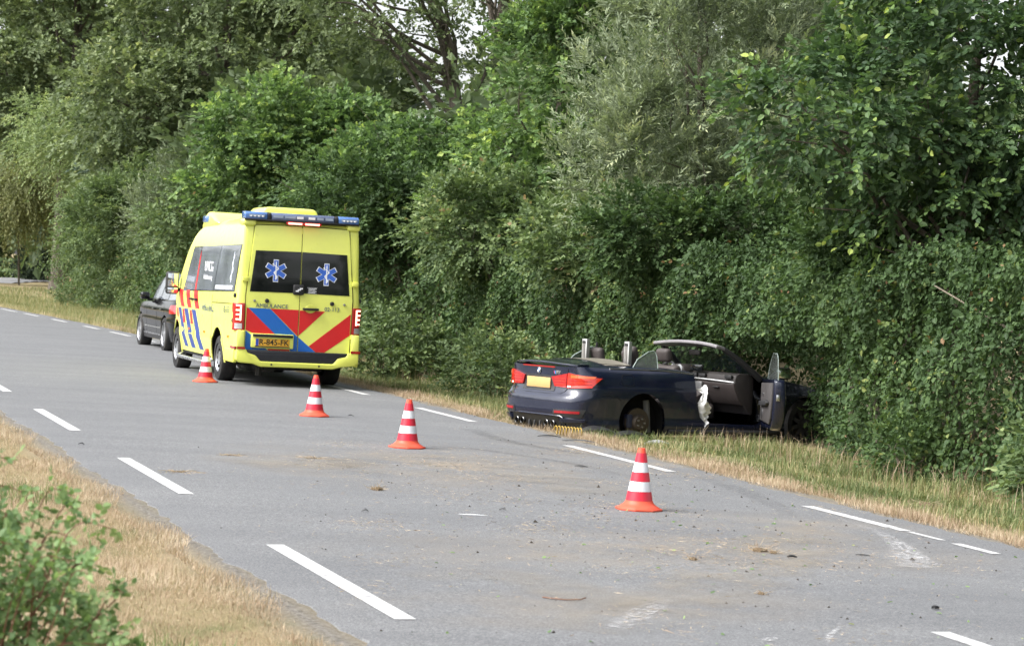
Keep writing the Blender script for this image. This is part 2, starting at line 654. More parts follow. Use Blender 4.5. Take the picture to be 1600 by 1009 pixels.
# painted dashes, each a sheet 4 mm above the asphalt
m, t, b = newmat('road paint')
wn = noise(t, 9, 8, .75)
wn2 = noise(t, 70, 4, .7)
c = mixc(t, ramp(t, wn2, [(.4, (0, 0, 0)), (.6, (.35, .35, .35))]), (.50, .50, .495), (.34, .34, .335))
c = mixc(t, ramp(t, wn, [(.55, (0, 0, 0)), (.66, (.85, .85, .85))]), c, (.13, .13, .135))
t.links.new(c, b.inputs['Base Color'])
b.inputs['Roughness'].default_value = .7
paint = m
def strip(name, s0, s1, o0, o1, mat, lift=.004, parent=road, skew=0.0, n=None):
    n = n or max(2, int((s1 - s0) / .25))
    mb = MB()
    s_ = np.linspace(s0, s1, n + 1)
    for a, bq in zip(s_[:-1], s_[1:]):
        q = []
        for sv, ov in ((a, o0), (bq, o0), (bq, o1), (a, o1)):
            sk = sv + (skew if ov == o1 else 0)
            x, y = rp(sk, ov)
            q.append((x, y, road_z(ov) + lift))
        mb.add(q, [(0, 3, 2, 1)])
    return mb.build(name, mat, parent)
for s0 in (5.5, 11.88, 18.2, 24.5, 30.85, 37.2, 43.5, 49.8, 56.1):
    strip('edge_dash', s0, s0 + 3.15, 3.40, 3.52, paint)
for s0, s1, w in ((15.15, 15.75, .09), (15.95, 16.5, .055), (16.55, 16.75, .10), (16.78, 18.35, .12), (21.45, 24.5, .12), (28.0, 30.5, .12), (33.2, 36.4, .12), (39.6, 42.6, .12), (45.8, 48.7, .12), (51.0, 52.6, .12), (54.0, 56.5, .12), (58.1, 60.2, .12), (62.8, 65.0, .12), (67.3, 69.6, .12), (71.0, 73.6, .12), (77, 79.6, .12), (83, 85.6, .12)):
    strip('edge_dash', s0, s1, 8.9 - w / 2, 8.9 + w / 2, paint)
strip('edge_dash', 8.6, 11.43, 6.33, 6.45, paint)

# ------------------------------------------------------------------ foliage generators
def unit(a):
    return a / np.maximum(np.linalg.norm(a, axis=-1, keepdims=True), 1e-9)

LEAF6 = np.array([(0, 0, 0), (.22, .40, .10), (.62, .42, .10), (1, 0, -.04), (.62, -.42, .10), (.22, -.40, .10)])
F6 = np.array([(0, 3, 2, 1), (0, 5, 4, 3)])
LEAF4 = np.array([(0, 0, 0), (.42, .46, .10), (1, 0, -.04), (.42, -.46, .10)])
F4 = np.array([(0, 2, 1), (0, 3, 2)])

def leaves(pos, dr, nm, ln, wd, tint, six=True):
    """leaf blades folded along the midrib; pos, dr, nm (n,3); ln, wd, tint (n,)"""
    T = LEAF6 if six else LEAF4
    F = F6 if six else F4
    dr = unit(dr)
    sd = unit(np.cross(nm, dr))
    nn = np.cross(dr, sd)
    V = pos[:, None] + dr[:, None] * (T[None, :, :1] * ln[:, None, None]) + sd[:, None] * (T[None, :, 1:2] * wd[:, None, None]) + nn[:, None] * (T[None, :, 2:] * wd[:, None, None])
    n = len(pos)
    k = len(T)
    f = F[None] + (np.arange(n) * k)[:, None, None]
    return V.reshape(-1, 3), f.reshape(-1, F.shape[1]), np.repeat(tint, k)

def sprays(base, dr, up, L, slen, ll, lw, rng, tint0, tipboost=.25, spread=.9, droop=.25, jit=.5, six=True):
    """base, dr, up (n,3): a twig at each base with L leaves set alternately along it"""
    n = len(base)
    dr = unit(dr)
    sd = unit(np.cross(up, dr))
    nm = np.cross(dr, sd)
    t = (np.arange(L) + .6) / L
    P = base[:, None] + dr[:, None] * (t[None, :, None] * slen[:, None, None])
    P[..., 2] -= droop * slen[:, None] * t[None] ** 2
    sg = np.where(np.arange(L) % 2 == 0, 1., -1.)
    d = dr[:, None] * (.55 + .5 * t[None, :, None]) + sd[:, None] * (sg * (spread * (1 - .5 * t)))[None, :, None] + rng.normal(0, .25, (n, L, 3))
    d[..., 2] -= droop
    q = nm[:, None] + rng.normal(0, jit, (n, L, 3))
    sc = rng.uniform(.65, 1.15, (n, L))
    tt = tint0[:, None] + rng.normal(0, .10, (n, L)) + tipboost * (t[None] - .5)
    r = lambda a: a.reshape(-1, 3)
    return leaves(r(P), r(d), r(q), (ll * sc).ravel(), (lw * sc).ravel(), np.clip(tt, 0, 1).ravel(), six)

def merge(parts):
    V, F, T = [], [], []
    k = 0
    for v, f, t_ in parts:
        V.append(v)
        F.append(f + k)
        T.append(t_)
        k += len(v)
    return np.concatenate(V), np.concatenate(F), np.concatenate(T)

def crown_mesh(lobes, nclump, nspray, L, slen, ll, lw, rng, rc=(.35, .75), flat=.6, view=None, keep_back=.35,
               upb=.35, droop=.25, tipboost=.25, spread=.9, six=True, fill=.25, base_t=.4, clump_t=.14, down_cut=-.9, jit=.5):
    """leaf clumps gathered at the branch ends over a set of ellipsoid lobes, plus a thinner filling inside"""
    parts, centres = [], []
    C = np.array([l[0] for l in lobes], float)
    Rr = np.array([l[1] for l in lobes], float)
    wgt = (Rr[:, 0] * Rr[:, 1] + Rr[:, 0] * Rr[:, 2])
    wgt = wgt / wgt.sum()
    cc, dd, rr = [], [], []
    while len(cc) < nclump:
        i = rng.choice(len(C), p=wgt)
        d = unit(rng.normal(size=3))
        if d[2] < down_cut:
            continue
        if view is not None and d @ view > .25 and rng.random() > keep_back:
            continue
        p = C[i] + Rr[i] * d * rng.uniform(.72, 1.02)
        ins = False
        for j in range(len(C)):
            if j != i and (((p - C[j]) / Rr[j]) ** 2).sum() < .45:
                ins = True
        if ins and rng.random() < .8:
            continue
        cc.append(p)
        dd.append(d)
        rr.append(rng.uniform(*rc))
    cc, dd, rr = map(np.array, (cc, dd, rr))
    n = nclump * nspray
    ci = np.repeat(np.arange(nclump), nspray)
    off = unit(rng.normal(size=(n, 3))) * (rng.random((n, 1)) ** .45)
    off[:, 2] *= flat
    base = cc[ci] + off * rr[ci][:, None]
    dr = unit(off * .8 + dd[ci] * .6 + rng.normal(0, .45, (n, 3)) + np.array([0, 0, upb]))
    up = unit(np.array([0, 0, 1.]) + .55 * dd[ci] + rng.normal(0, .25, (n, 3)))
    t0 = base_t + rng.normal(0, clump_t, nclump)[ci] + .10 * off[:, 2] / flat + rng.normal(0, .05, n)
    parts.append(sprays(base, dr, up, L, slen * rng.uniform(.6, 1.25, n), ll, lw, rng, t0, tipboost, spread, droop, jit, six))
    nf = int(n * fill)
    if nf:
        i = rng.choice(len(C), nf, p=wgt)
        d = unit(rng.normal(size=(nf, 3)))
        p = C[i] + Rr[i] * d * (rng.random((nf, 1)) ** .5) * .8
        up = unit(np.array([0, 0, 1.]) + rng.normal(0, .4, (nf, 3)))
        parts.append(sprays(p, unit(d + rng.normal(0, .5, (nf, 3))), up, L, slen * rng.uniform(.8, 1.4, nf), ll * 1.2, lw * 1.2, rng, np.full(nf, base_t) + rng.normal(0, .1, nf), 0, spread, droop, jit, False if not six else six))
    return merge(parts), cc

def branches(trunk, ends, rng, r0, stems=1, wander=.25, name='trunk', mat=None, parent=None, nlimb=14, thin=1.0):
    """a tapered trunk along the points given, with limbs running out to clump centres"""
    mb = MB()
    tp = catmull(trunk, 6)
    k = len(tp)
    rad = [r0 * (1 - .8 * (i / (k - 1)) ** .9) for i in range(k)]
    rad[0] *= 1.35
    mb.tube(tp, rad, 10)
    sel = rng.permutation(len(ends))[:nlimb]
    for e in sel:
        E_ = ends[e]
        zt_ = E_[2]
        cand = [i for i in range(k) if tp[i][2] < zt_ - .3] or [k // 3]
        i = cand[min(len(cand) - 1, max(0, int(len(cand) * rng.uniform(.55, .98))))]
        p0 = tp[i]
        mid1 = p0 * .66 + E_ * .34 + rng.normal(0, wander, 3) * .5
        mid2 = p0 * .3 + E_ * .7 + rng.normal(0, wander, 3) * .6 + np.array([0, 0, .2])
        pl = catmull([p0, mid1, mid2, E_], 4)
        rb = max(.012, rad[i] * .45 * thin)
        mb.tube(pl, [rb * (1 - .85 * q / (len(pl) - 1)) for q in range(len(pl))], 6)
        for _ in range(3):
            j = int(rng.uniform(.35, .85) * (len(pl) - 1))
            q0 = pl[j]
            q1 = q0 + (E_ - p0) * .18 + rng.normal(0, .35, 3)
            mb.tube([q0, (q0 + q1) / 2 + rng.normal(0, .06, 3), q1], [rb * .35, rb * .25, rb * .1], 5)
    return mb.build(name, mat, parent)

m, t, b = newmat('bark')
bn = noise(t, 18, 6, .7)
t.links.new(ramp(t, bn, [(.3, (.05, .042, .033)), (.7, (.16, .135, .105))]), b.inputs['Base Color'])
b.inputs['Roughness'].default_value = .9
bump(t, b, bn, .7, .02)
BARK = m
m, t, b = newmat('grey twig bark')
bn = noise(t, 25, 5, .7)
t.links.new(ramp(t, bn, [(.3, (.09, .075, .055)), (.7, (.2, .17, .13))]), b.inputs['Base Color'])
b.inputs['Roughness'].default_value = .9
TWIG = m

def soft(st, k=.13, g=1.42):
    out = []
    for p_, c_ in st:
        l_ = .3 * c_[0] + .6 * c_[1] + .1 * c_[2]
        out.append((p_, tuple(g * (v * (1 - k) + l_ * k) for v in c_)))
    return out
_lm0 = leafmat
def leafmat(name, stops, *a):
    g_ = {'hedge leaf': 1.12, 'bramble leaf': 1.05, 'elm leaf': 1.2, 'maple leaf': 1.22, 'willow leaf': 1.32, 'oak leaf': 1.5}.get(name, 1.38)
    st = soft(stops, {'hedge leaf': .0, 'elm leaf': .05}.get(name, .10), g_)
    st = [(p_, (c_[0] * .95, c_[1], c_[2] * 1.12)) for p_, c_ in st]
    return _lm0(name, st, a[0], a[1] + .08, a[2])
LM = {
    'hedge': leafmat('hedge leaf', [(0, (.032, .055, .020)), (.45, (.062, .102, .034)), (.8, (.115, .165, .05)), (.93, (.22, .24, .07)), (1, (.22, .13, .06))], .55, .27, .2),
    'rough': leafmat('rough hedge leaf', [(0, (.05, .075, .028)), (.45, (.098, .14, .046)), (.8, (.165, .21, .065)), (.93, (.26, .28, .09)), (1, (.26, .17, .08))], .55, .28, .25),
    'elm': leafmat('elm leaf', [(0, (.032, .06, .024)), (.45, (.068, .118, .038)), (.75, (.14, .21, .05)), (1, (.40, .45, .08))], .5, .3, .3),
    'willow': leafmat('willow leaf', [(0, (.085, .105, .055)), (.45, (.165, .195, .098)), (.8, (.26, .295, .15)), (1, (.36, .37, .17))], .55, .25, .3),
    'maple': leafmat('maple leaf', [(0, (.05, .09, .027)), (.45, (.10, .165, .046)), (.75, (.18, .27, .065)), (1, (.38, .46, .09))], .5, .34, .25),
    'oak': leafmat('oak leaf', [(0, (.06, .082, .032)), (.45, (.115, .145, .055)), (.8, (.18, .21, .08)), (1, (.28, .29, .11))], .55, .3, .25),
    'ash': leafmat('feathery leaf', [(0, (.09, .125, .045)), (.45, (.17, .22, .08)), (.8, (.27, .31, .11)), (1, (.38, .38, .14))], .55, .32, .25),
    'olive': leafmat('golden olive leaf', [(0, (.085, .095, .032)), (.45, (.165, .175, .058)), (.8, (.24, .24, .085)), (1, (.32, .30, .11))], .55, .32, .25),
    'blue': leafmat('blue green leaf', [(0, (.035, .055, .04)), (.45, (.07, .098, .065)), (.8, (.115, .15, .095)), (1, (.16, .19, .12))], .5, .22, .3),
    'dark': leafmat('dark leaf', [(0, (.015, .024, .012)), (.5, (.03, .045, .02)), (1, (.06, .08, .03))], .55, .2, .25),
    'wood': leafmat('woodland leaf', [(0, (.045, .065, .025)), (.5, (.088, .118, .044)), (1, (.16, .19, .07))], .55, .3, .25),
    'bramble': leafmat('bramble leaf', [(0, (.08, .14, .05)), (.45, (.17, .27, .085)), (.8, (.28, .38, .12)), (1, (.42, .42, .18))], .5, .36, .3),
}
LM['wood_e'] = LM['elm']

# ------------------------------------------------------------------ hedges
def hedge(name, s0, s1, o_face, depth, h, n, ll, lw, mat, rng, label, six=True, rough=.18, top_jit=.25, base_t=.4, pocket=None):
    root = empty(name, (*[float(v) for v in rp((s0 + s1) / 2, o_face + depth / 2)], 0))
    rx, ry = root.location.x, root.location.y
    s = rng.uniform(s0, s1, n)
    hh = h(s) if callable(h) else np.full(n, h)
    hh = hh + top_jit * (np.sin(s * 1.1) * .5 + np.sin(s * 2.7 + 1) * .3 + np.sin(s * 6.1) * .2)
    z = rng.random(n) ** .9 * hh
    ontop = rng.random(n) < .12
    z = np.where(ontop, hh * rng.uniform(.93, 1.03, n), z)
    lump = rough * (np.sin(s * 2.3 + z * 1.9) + .7 * np.sin(s * 4.9 - z * 3.1 + 2) + .6 * np.sin(z * 5.3 + s * 1.1 + 4) + .5 * np.sin(s * 9.7 + z * 8.3))
    dp = rng.random(n) ** 2.2 * depth
    dp = np.where(ontop, rng.random(n) * depth, dp)
    o = o_face + lump + dp + .10 * (z / hh - .5) ** 2
    if pocket:
        m_ = rng.random(n) < pocket[3]
        s = np.where(m_, rng.uniform(pocket[0], pocket[1], n), s)
        o = np.where(m_, o_face + depth * .6 + np.abs(rng.normal(0, 1, n)) * pocket[2], o)
    x, y = rp(s, o)
    z0 = ground_z(o)
    la, lb_ = car_local(x, y)
    hit = ((la > -.2) & (la < np.minimum(3.15, 3.78 + (lb_ + .95) * .685)) & (lb_ < 1.0) & (z < 1.42)) | ((la > 3.1) & (la < 3.78 + (lb_ + .95) * .685) & (lb_ < 1.0) & (z < 1.0)) | ((la > 0) & (la < 4.8) & (np.abs(lb_) < 1.0) & (z < 1.15))
    kp = ~hit
    s, z, hh, o, x, y, z0, ontop, n = s[kp], z[kp], hh[kp], o[kp], x[kp], y[kp], z0[kp], ontop[kp], int(kp.sum())
    P = np.stack([x - rx, y - ry, z0 + z], -1)
    out = np.array([-NX, -NY, 0])
    nm = unit(out * .75 + np.array([0, 0, .55]) + rng.normal(0, .42, (n, 3)))
    nm = np.where(ontop[:, None], unit(np.array([0, 0, 1.]) + rng.normal(0, .4, (n, 3))), nm)
    dr = unit(np.array([0, 0, -.55]) + rng.normal(0, .6, (n, 3)) + out * .3)
    sc = np.clip(np.exp(rng.normal(-.12, .28, n)), .4, 1.6)
    ct = np.sin(s * 3.3 + z * 2.1) * .07 + np.sin(s * .9 - z * 1.7) * .08
    tt = base_t + ct + rng.normal(0, .12, n) + (rng.random(n) < .03) * .4
    tt = np.where(rng.random(n) < .006, 1.0, np.clip(tt, 0, .9))
    dk = o - o_face - .11 * 2 > .28
    part = [leaves(P[~dk], dr[~dk], nm[~dk], (ll * sc)[~dk], (lw * sc)[~dk], tt[~dk], six)]
    deep = leaves(P[dk], dr[dk], nm[dk], (ll * sc)[dk], (lw * sc)[dk], tt[dk], False)
    ns = int((s1 - s0) * 16)
    q_ = rng.choice(n, ns)
    bd = unit(out + np.array([0, 0, .7]) + rng.normal(0, .5, (ns, 3)))
    part.append(sprays(P[q_] + out * .05, bd, unit(np.array([0, 0, 1.]) + .5 * out + rng.normal(0, .3, (ns, 3))), 8, rng.uniform(.15, .38, ns) * (ll / .07), ll * .95, lw * .95, rng, rng.uniform(.45, .8, ns), .3, .9, .3, .4, six))
    v, f, tn = merge(part)
    v2, f2, t2 = deep
    fast_mesh('foliage', np.concatenate([v, v2]), [f, f2 + len(v)], mat, root, np.concatenate([tn, t2]))
    mb = MB()
    for k in range(int((s1 - s0) / .9)):
        sv = s0 + (k + rng.random()) * .9
        if sv > s1:
            break
        a = rp(sv, o_face + depth * .55)
        ca, cb = car_local(float(a[0]), float(a[1]))
        if -.5 < ca < 5.0 and -2.5 < cb < 1.4:
            continue
        pts = [(float(a[0]) - rx, float(a[1]) - ry, -.25)]
        for q in range(1, 5):
            e = rp(sv + rng.normal(0, .12) * q, o_face + depth * .55 + rng.normal(0, .08) * q)
            pts.append((float(e[0]) - rx, float(e[1]) - ry, q / 4 * 2.0))
        mb.tube(pts, [.035, .03, .024, .016, .008], 5)
    tag(mb.build('stems', TWIG, root), kind='stuff')
    tag(root, label, 'hedge')
    return root

rng = np.random.default_rng(11)
hedge('hedge', 20.0, 41.5, 12.75, 1.3, lambda s: 2.45 + .25 * np.sin(s * .4), 146000, .065, .054, LM['hedge'], rng,
      'tall clipped dark green hedge that the dark blue convertible has crashed into', base_t=.40, top_jit=.35, rough=.11, pocket=(25.5, 36.5, .8, .34))
hedge('hedge', 41.2, 72, 12.9, 1.4, lambda s: 2.7 + .35 * np.sin(s * .33), 72000, .095, .072, LM['hedge'], rng,
      'dark hedge rising behind the yellow ambulance', six=False, rough=.2, base_t=.45, top_jit=.6)
hedge('hedge', 70.0, 91.5, 14.2, 1.6, lambda s: 2.5 + .5 * np.sin(s * .5), 72000, .095, .06, LM['rough'], rng,
      'rough pale green hedge running off to the far left past the black car', six=False, rough=.32, top_jit=.9)

# ------------------------------------------------------------------ trees
VIEW = np.array([0., 1., 0.])
def px2w(px, Y):
    """a column of the picture's plan at depth Y"""
    return (px - 800) / 3661 * Y, Y

def tree(name, px, Y, lobes, spec, rng, label, trunk=None, r0=.14, group=None, mat=None, bark=None, nlimb=14, **kw):
    """lobes given as (across, away, height, rx, ry, rz) round the tree's own foot"""
    x, y = px2w(px, Y)
    o = x * NX + y * NY
    root = empty(name, (x, y, float(ground_z(o))))
    lb = [((a, b_, c_), (rx, ry, rz)) for a, b_, c_, rx, ry, rz in lobes]
    S = dict(nclump=120, nspray=16, L=9, slen=.4, ll=.09, lw=.06, rc=(.35, .75))
    S.update(spec)
    S.update(kw)
    (v, f, tn), ends = crown_mesh(lb, rng=rng, view=VIEW, **S)
    fast_mesh('crown', v, [f], mat, root, tn)
    top = max(l[2] for l in lobes)
    trunk = trunk or [(0, 0, -.2), (rng.normal(0, .1), 0, top * .4), (rng.normal(0, .2), 0, top * .75), (rng.normal(0, .25), 0, top)]
    branches(trunk, ends, rng, r0, mat=bark or BARK, parent=root, nlimb=nlimb)
    tag(root, label, 'tree', group)
    return root
G1 = 'trees and tall shrubs rising behind the hedge'
rng = np.random.default_rng(21)
tree('elm_tree', 1490, 28.6, [(-.2, 0, 4.6, 2.0, 1.7, 1.5), (-1.3, -.5, 4.0, 1.5, 1.2, .9), (.9, -.3, 4.3, 1.5, 1.5, 1.5), (.0, -.8, 3.3, 1.6, .9, .7), (.4, .2, 6.2, 2.2, 1.8, 1.2), (1.4, .2, 2.9, 1.0, 1.0, 1.0)],
     dict(nclump=165, nspray=17, L=9, slen=.42, ll=.10, lw=.075, rc=(.3, .6), flat=.45, droop=.3, tipboost=.5, base_t=.33, clump_t=.13, upb=.1, spread=1.0), rng,
     'broad leaved tree with yellow tipped sprays overhanging the hedge at the far right', group=G1, mat=LM['elm'])
tree('willow_tree', 1085, 36.2, [(0, 0, 4.9, 2.0, 1.6, 1.8), (-.9, -.3, 4.0, 1.3, 1.2, 1.3), (.9, -.5, 3.6, 1.5, 1.1, 1.1), (1.7, -.9, 3.0, 1.0, .9, .9), (.3, 0, 6.6, 2.0, 1.6, 1.3)],
     dict(nclump=300, nspray=20, L=12, slen=.34, ll=.10, lw=.030, rc=(.2, .42), flat=.8, droop=.0, upb=.7, tipboost=.45, spread=.7, six=False, base_t=.42, clump_t=.20, fill=.14, jit=.3), rng,
     'grey green willow with narrow upright leaves above the wrecked convertible', group=G1, mat=LM['willow'])
tree('maple_tree', 850, 43.5, [(0, 0, 5.0, 1.5, 1.3, 2.0), (-.5, -.3, 3.6, 1.5, 1.2, 1.2), (.7, -.2, 6.2, 1.2, 1.1, 1.4), (.7, -.4, 3.6, 1.2, 1., 1.0), (0, 0, 7.6, 1.4, 1.2, 1.4)],
     dict(nclump=135, nspray=16, L=9, slen=.42, ll=.12, lw=.10, rc=(.3, .6), flat=.6, tipboost=.5, base_t=.45, upb=.4, six=False), rng,
     'bright green young maple between the grey willow and the leaning branches', group=G1, mat=LM['maple'])
tree('hazel_tree', 660, 49.5, [(0, 0, 3.7, 1.9, 1.4, 1.2), (1.0, -.3, 3.3, 1.5, 1.1, 1.0), (-1.2, -.2, 3.5, 1.4, 1.2, 1.1), (.9, 0, 4.4, 1.2, 1.2, .8), (-.6, 0, 4.3, 1.2, 1.2, .8)],
     dict(nclump=150, nspray=15, L=9, slen=.45, ll=.12, lw=.095, rc=(.3, .65), flat=.5, tipboost=.35, base_t=.36, droop=.35, six=False), rng,
     'dense hazel to the upper right of the ambulance roof', group=G1, mat=LM['maple'])
tree('maple_tree', 470, 60.5, [(0, 0, 4.7, 2.3, 1.6, 1.5), (-1.2, -.4, 5.5, 1.4, 1.2, 1.1), (1.5, -.3, 4.0, 1.4, 1.2, 1.2), (.9, -.2, 5.2, 1.4, 1.3, 1.0), (-1.6, -.3, 4.0, 1.3, 1.2, 1.3)],
     dict(nclump=150, nspray=15, L=9, slen=.5, ll=.15, lw=.125, rc=(.35, .75), flat=.55, tipboost=.45, base_t=.45, six=False), rng,
     'light green maple directly above the ambulance', group=G1, mat=LM['maple'])
tree('oak_tree', 690, 66.0, [(-2.2, 0, 9.6, 2.4, 2.0, 1.3), (.3, 0, 11.8, 2.6, 2.2, 1.4), (-4.4, 0, 10.0, 2.0, 1.8, 1.0), (-1.0, .5, 8.1, 2.2, 1.6, .7), (2.4, .3, 8.3, 1.6, 1.4, 1.0)],
     dict(nclump=95, nspray=14, L=9, slen=.6, ll=.15, lw=.11, rc=(.4, .8), flat=.5, base_t=.42, six=False, fill=.05, droop=.4), rng,
     'thin crowned tree with dark forked limbs against the white sky', group=G1, mat=LM['oak'],
     trunk=[(.3, 0, -.2), (.25, 0, 4.0), (.1, 0, 6.4), (-.25, 0, 8.2), (-.9, 0, 10.0), (-1.3, 0, 11.6)], r0=.30, nlimb=26)
tree('poplar_tree', 752, 78.0, [(.2, 0, 12.2, 1.8, 1.6, 2.0), (1.9, 0, 10.4, 1.2, 1.2, 1.6), (-.6, 0, 14.5, 2.0, 1.8, 1.6), (3.0, 0, 11.5, 1.5, 1.5, 2.2)],
     dict(nclump=60, nspray=14, L=9, slen=.6, ll=.16, lw=.13, rc=(.4, .9), flat=.8, base_t=.42, six=False, fill=.03), rng,
     'tall ivy clad poplar trunk standing farthest back in the gap of white sky', group=G1, mat=LM['oak'],
     trunk=[(0, 0, -.2), (.05, 0, 5), (.1, 0, 9.6), (.3, 0, 12.4), (.2, 0, 16)], r0=.42, nlimb=10)
tree('oak_tree', 330, 86.0, [(0, 0, 9.0, 4.0, 3, 3.2), (-2.8, -1, 7.4, 2.8, 2.2, 2.2), (3.0, -1, 9.6, 2.8, 2.2, 2.4), (0, 0, 12.4, 4.5, 3, 2.4), (1.6, -1.2, 6.4, 2.2, 1.8, 1.6)],
     dict(nclump=270, nspray=17, L=9, slen=.75, ll=.20, lw=.14, rc=(.5, 1.15), flat=.55, base_t=.42, six=False, droop=.35), rng,
     'large olive green oak filling the upper left behind the ambulance', group=G1, mat=LM['oak'], r0=.4, nlimb=26)
tree('oak_tree', 90, 112.0, [(0, 0, 12.5, 4.6, 3.4, 3.4), (-3.4, -.5, 10.2, 3.4, 2.6, 2.6), (3.4, 0, 11.2, 3.2, 2.6, 3.0), (0, 0, 16.5, 5, 3, 2.6), (-1, -1, 8.2, 2.6, 2, 1.8)],
     dict(nclump=260, nspray=16, L=9, slen=.9, ll=.25, lw=.17, rc=(.55, 1.3), flat=.55, base_t=.42, six=False, droop=.35), rng,
     'large oak in the top left corner with white sky glinting through', group=G1, mat=LM['oak'], r0=.45, nlimb=24)
tree('robinia_tree', 118, 98.0, [(0, 0, 6.3, 2.4, 1.8, 1.7), (-1.3, -.4, 7.4, 1.6, 1.2, .9), (1.1, -.3, 5.0, 1.8, 1.4, 1.5)],
     dict(nclump=90, nspray=13, L=15, slen=1.1, ll=.15, lw=.07, rc=(.35, .8), flat=.4, base_t=.5, six=False, droop=.55, tipboost=.2, spread=1.2), rng,
     'feathery pale tree arching over the hedge at the left', group=G1, mat=LM['ash'], r0=.12)
tree('weeping_shrub', 28, 122.0, [(0, 0, 5.4, 2.8, 2.0, 1.9), (-1.2, -.5, 4.6, 2.2, 1.6, 1.7), (1.0, -.4, 5.6, 1.6, 1.5, 1.6)],
     dict(nclump=110, nspray=14, L=12, slen=1.1, ll=.2, lw=.08, rc=(.4, .9), flat=.6, base_t=.42, six=False, droop=1.0, tipboost=.1, upb=.0), rng,
     'golden olive drooping shrub at the left edge beyond the verge', group=G1, mat=LM['olive'], r0=.06)
tree('holly_tree', 190, 90.0, [(0, 0, 5.6, 1.8, 1.5, 1.6), (.3, 0, 4.0, 1.6, 1.3, 1.4)],
     dict(nclump=75, nspray=16, L=9, slen=.5, ll=.15, lw=.11, rc=(.3, .65), flat=.7, base_t=.42, six=False), rng,
     'dark blue green holly between the feathery tree and the oak', group=G1, mat=LM['blue'], r0=.12)
tree('sallow_shrub', 300, 76.0, [(0, -.2, 4.1, 1.5, 1.2, 1.5), (-.9, -.2, 3.2, 1.2, 1.1, 1.2)],
     dict(nclump=95, nspray=18, L=10, slen=.5, ll=.14, lw=.045, rc=(.25, .55), flat=.9, base_t=.3, six=False, droop=0., upb=.7, spread=.6), rng,
     'grey green sallow standing in the hedge just left of the ambulance roof', group=G1, mat=LM['willow'], r0=.10)
tree('hawthorn_shrub', 215, 82.0, [(0, 0, 3.8, 1.9, 1.2, 1.4), (-1.4, -.2, 3.0, 1.4, 1.1, 1.3), (1.0, -.2, 2.9, 1.3, 1.1, 1.3)],
     dict(nclump=130, nspray=17, L=9, slen=.5, ll=.12, lw=.08, rc=(.3, .65), flat=.7, base_t=.42, six=False, upb=.5), rng,
     'bushy hawthorn rising out of the hedge above the black car', group=G1, mat=LM['rough'], r0=.10)
tree('hawthorn_shrub', 560, 54.0, [(0, 0, 3.7, 1.8, 1.1, 1.1), (1.2, -.2, 3.2, 1.5, 1.0, 1.0)],
     dict(nclump=95, nspray=15, L=9, slen=.45, ll=.11, lw=.08, rc=(.3, .6), flat=.6, base_t=.4, six=False), rng,
     'dark hawthorn topping the hedge at the ambulance light bar', group=G1, mat=LM['hedge'], r0=.10)
tree('dogwood_shrub', 780, 42.2, [(0, 0, 2.9, 1.7, 1.0, .9), (1.4, -.1, 2.7, 1.4, .9, .8)],
     dict(nclump=110, nspray=15, L=9, slen=.38, ll=.095, lw=.075, rc=(.25, .55), flat=.55, base_t=.42, six=False), rng,
     'leafy dogwood topping the hedge above the convertible tail', group=G1, mat=LM['rough'], r0=.07)
tree('dogwood_shrub', 940, 37.6, [(0, 0, 2.6, 1.4, .9, .7), (.9, -.1, 2.5, 1.1, .8, .7)],
     dict(nclump=100, nspray=15, L=9, slen=.36, ll=.09, lw=.07, rc=(.25, .5), flat=.55, base_t=.5, six=False), rng,
     'light green dogwood topping the hedge below the willow', group=G1, mat=LM['rough'], r0=.07)
tree('rowan_tree', 250, 100.0, [(0, 0, 7.2, 2.6, 2, 2.0), (-2.2, 0, 6.2, 2.0, 1.6, 1.8)],
     dict(nclump=90, nspray=14, L=11, slen=.8, ll=.2, lw=.11, rc=(.4, .9), flat=.5, base_t=.35, six=False, droop=.4), rng,
     'mid green rowan between holly and oak at the upper left', group=G1, mat=LM['oak'], r0=.18)

tree('hawthorn_shrub', 168, 91.0, [(0, -.5, 2.9, 1.7, 1.2, 1.6), (2.0, -.5, 2.8, 1.6, 1.1, 1.5)],
     dict(nclump=150, nspray=18, L=10, slen=.5, ll=.12, lw=.075, rc=(.3, .65), flat=.9, base_t=.45, six=False, upb=.7), rng,
     'loose pale hawthorn filling the hedge line left of the black car', group=G1, mat=LM['rough'], r0=.10)
tree('elder_shrub', 385, 66.0, [(0, -.3, 3.4, 2.0, 1.1, 1.4), (-1.6, -.2, 3.1, 1.4, 1.0, 1.3), (1.5, -.2, 3.6, 1.4, 1.0, 1.3)],
     dict(nclump=110, nspray=15, L=9, slen=.5, ll=.14, lw=.10, rc=(.3, .7), flat=.65, base_t=.42, six=False), rng,
     'elder bush pushing through the hedge above the ambulance roof edge', group=G1, mat=LM['rough'], r0=.10)
tree('elder_shrub', 650, 47.6, [(0, .0, 3.0, 1.7, .8, .9), (-1.3, .0, 3.1, 1.2, .8, 1.0), (1.4, .0, 2.8, 1.2, .7, .8)],
     dict(nclump=130, nspray=15, L=9, slen=.42, ll=.11, lw=.08, rc=(.25, .6), flat=.6, base_t=.36, six=False), rng,
     'dark elder bush bulging from the hedge right of the ambulance', group=G1, mat=LM['hedge'], r0=.10)
tree('elder_shrub', 1150, 34.6, [(0, -.4, 2.7, 1.3, .6, .6), (1.2, -.6, 2.6, 1.2, .6, .6), (-1.2, -.2, 2.7, 1.1, .6, .6)],
     dict(nclump=110, nspray=15, L=9, slen=.34, ll=.085, lw=.065, rc=(.2, .45), flat=.6, base_t=.34, six=False), rng,
     'dark leafy bush on the hedge top right above the convertible windscreen', group=G1, mat=LM['hedge'], r0=.07)
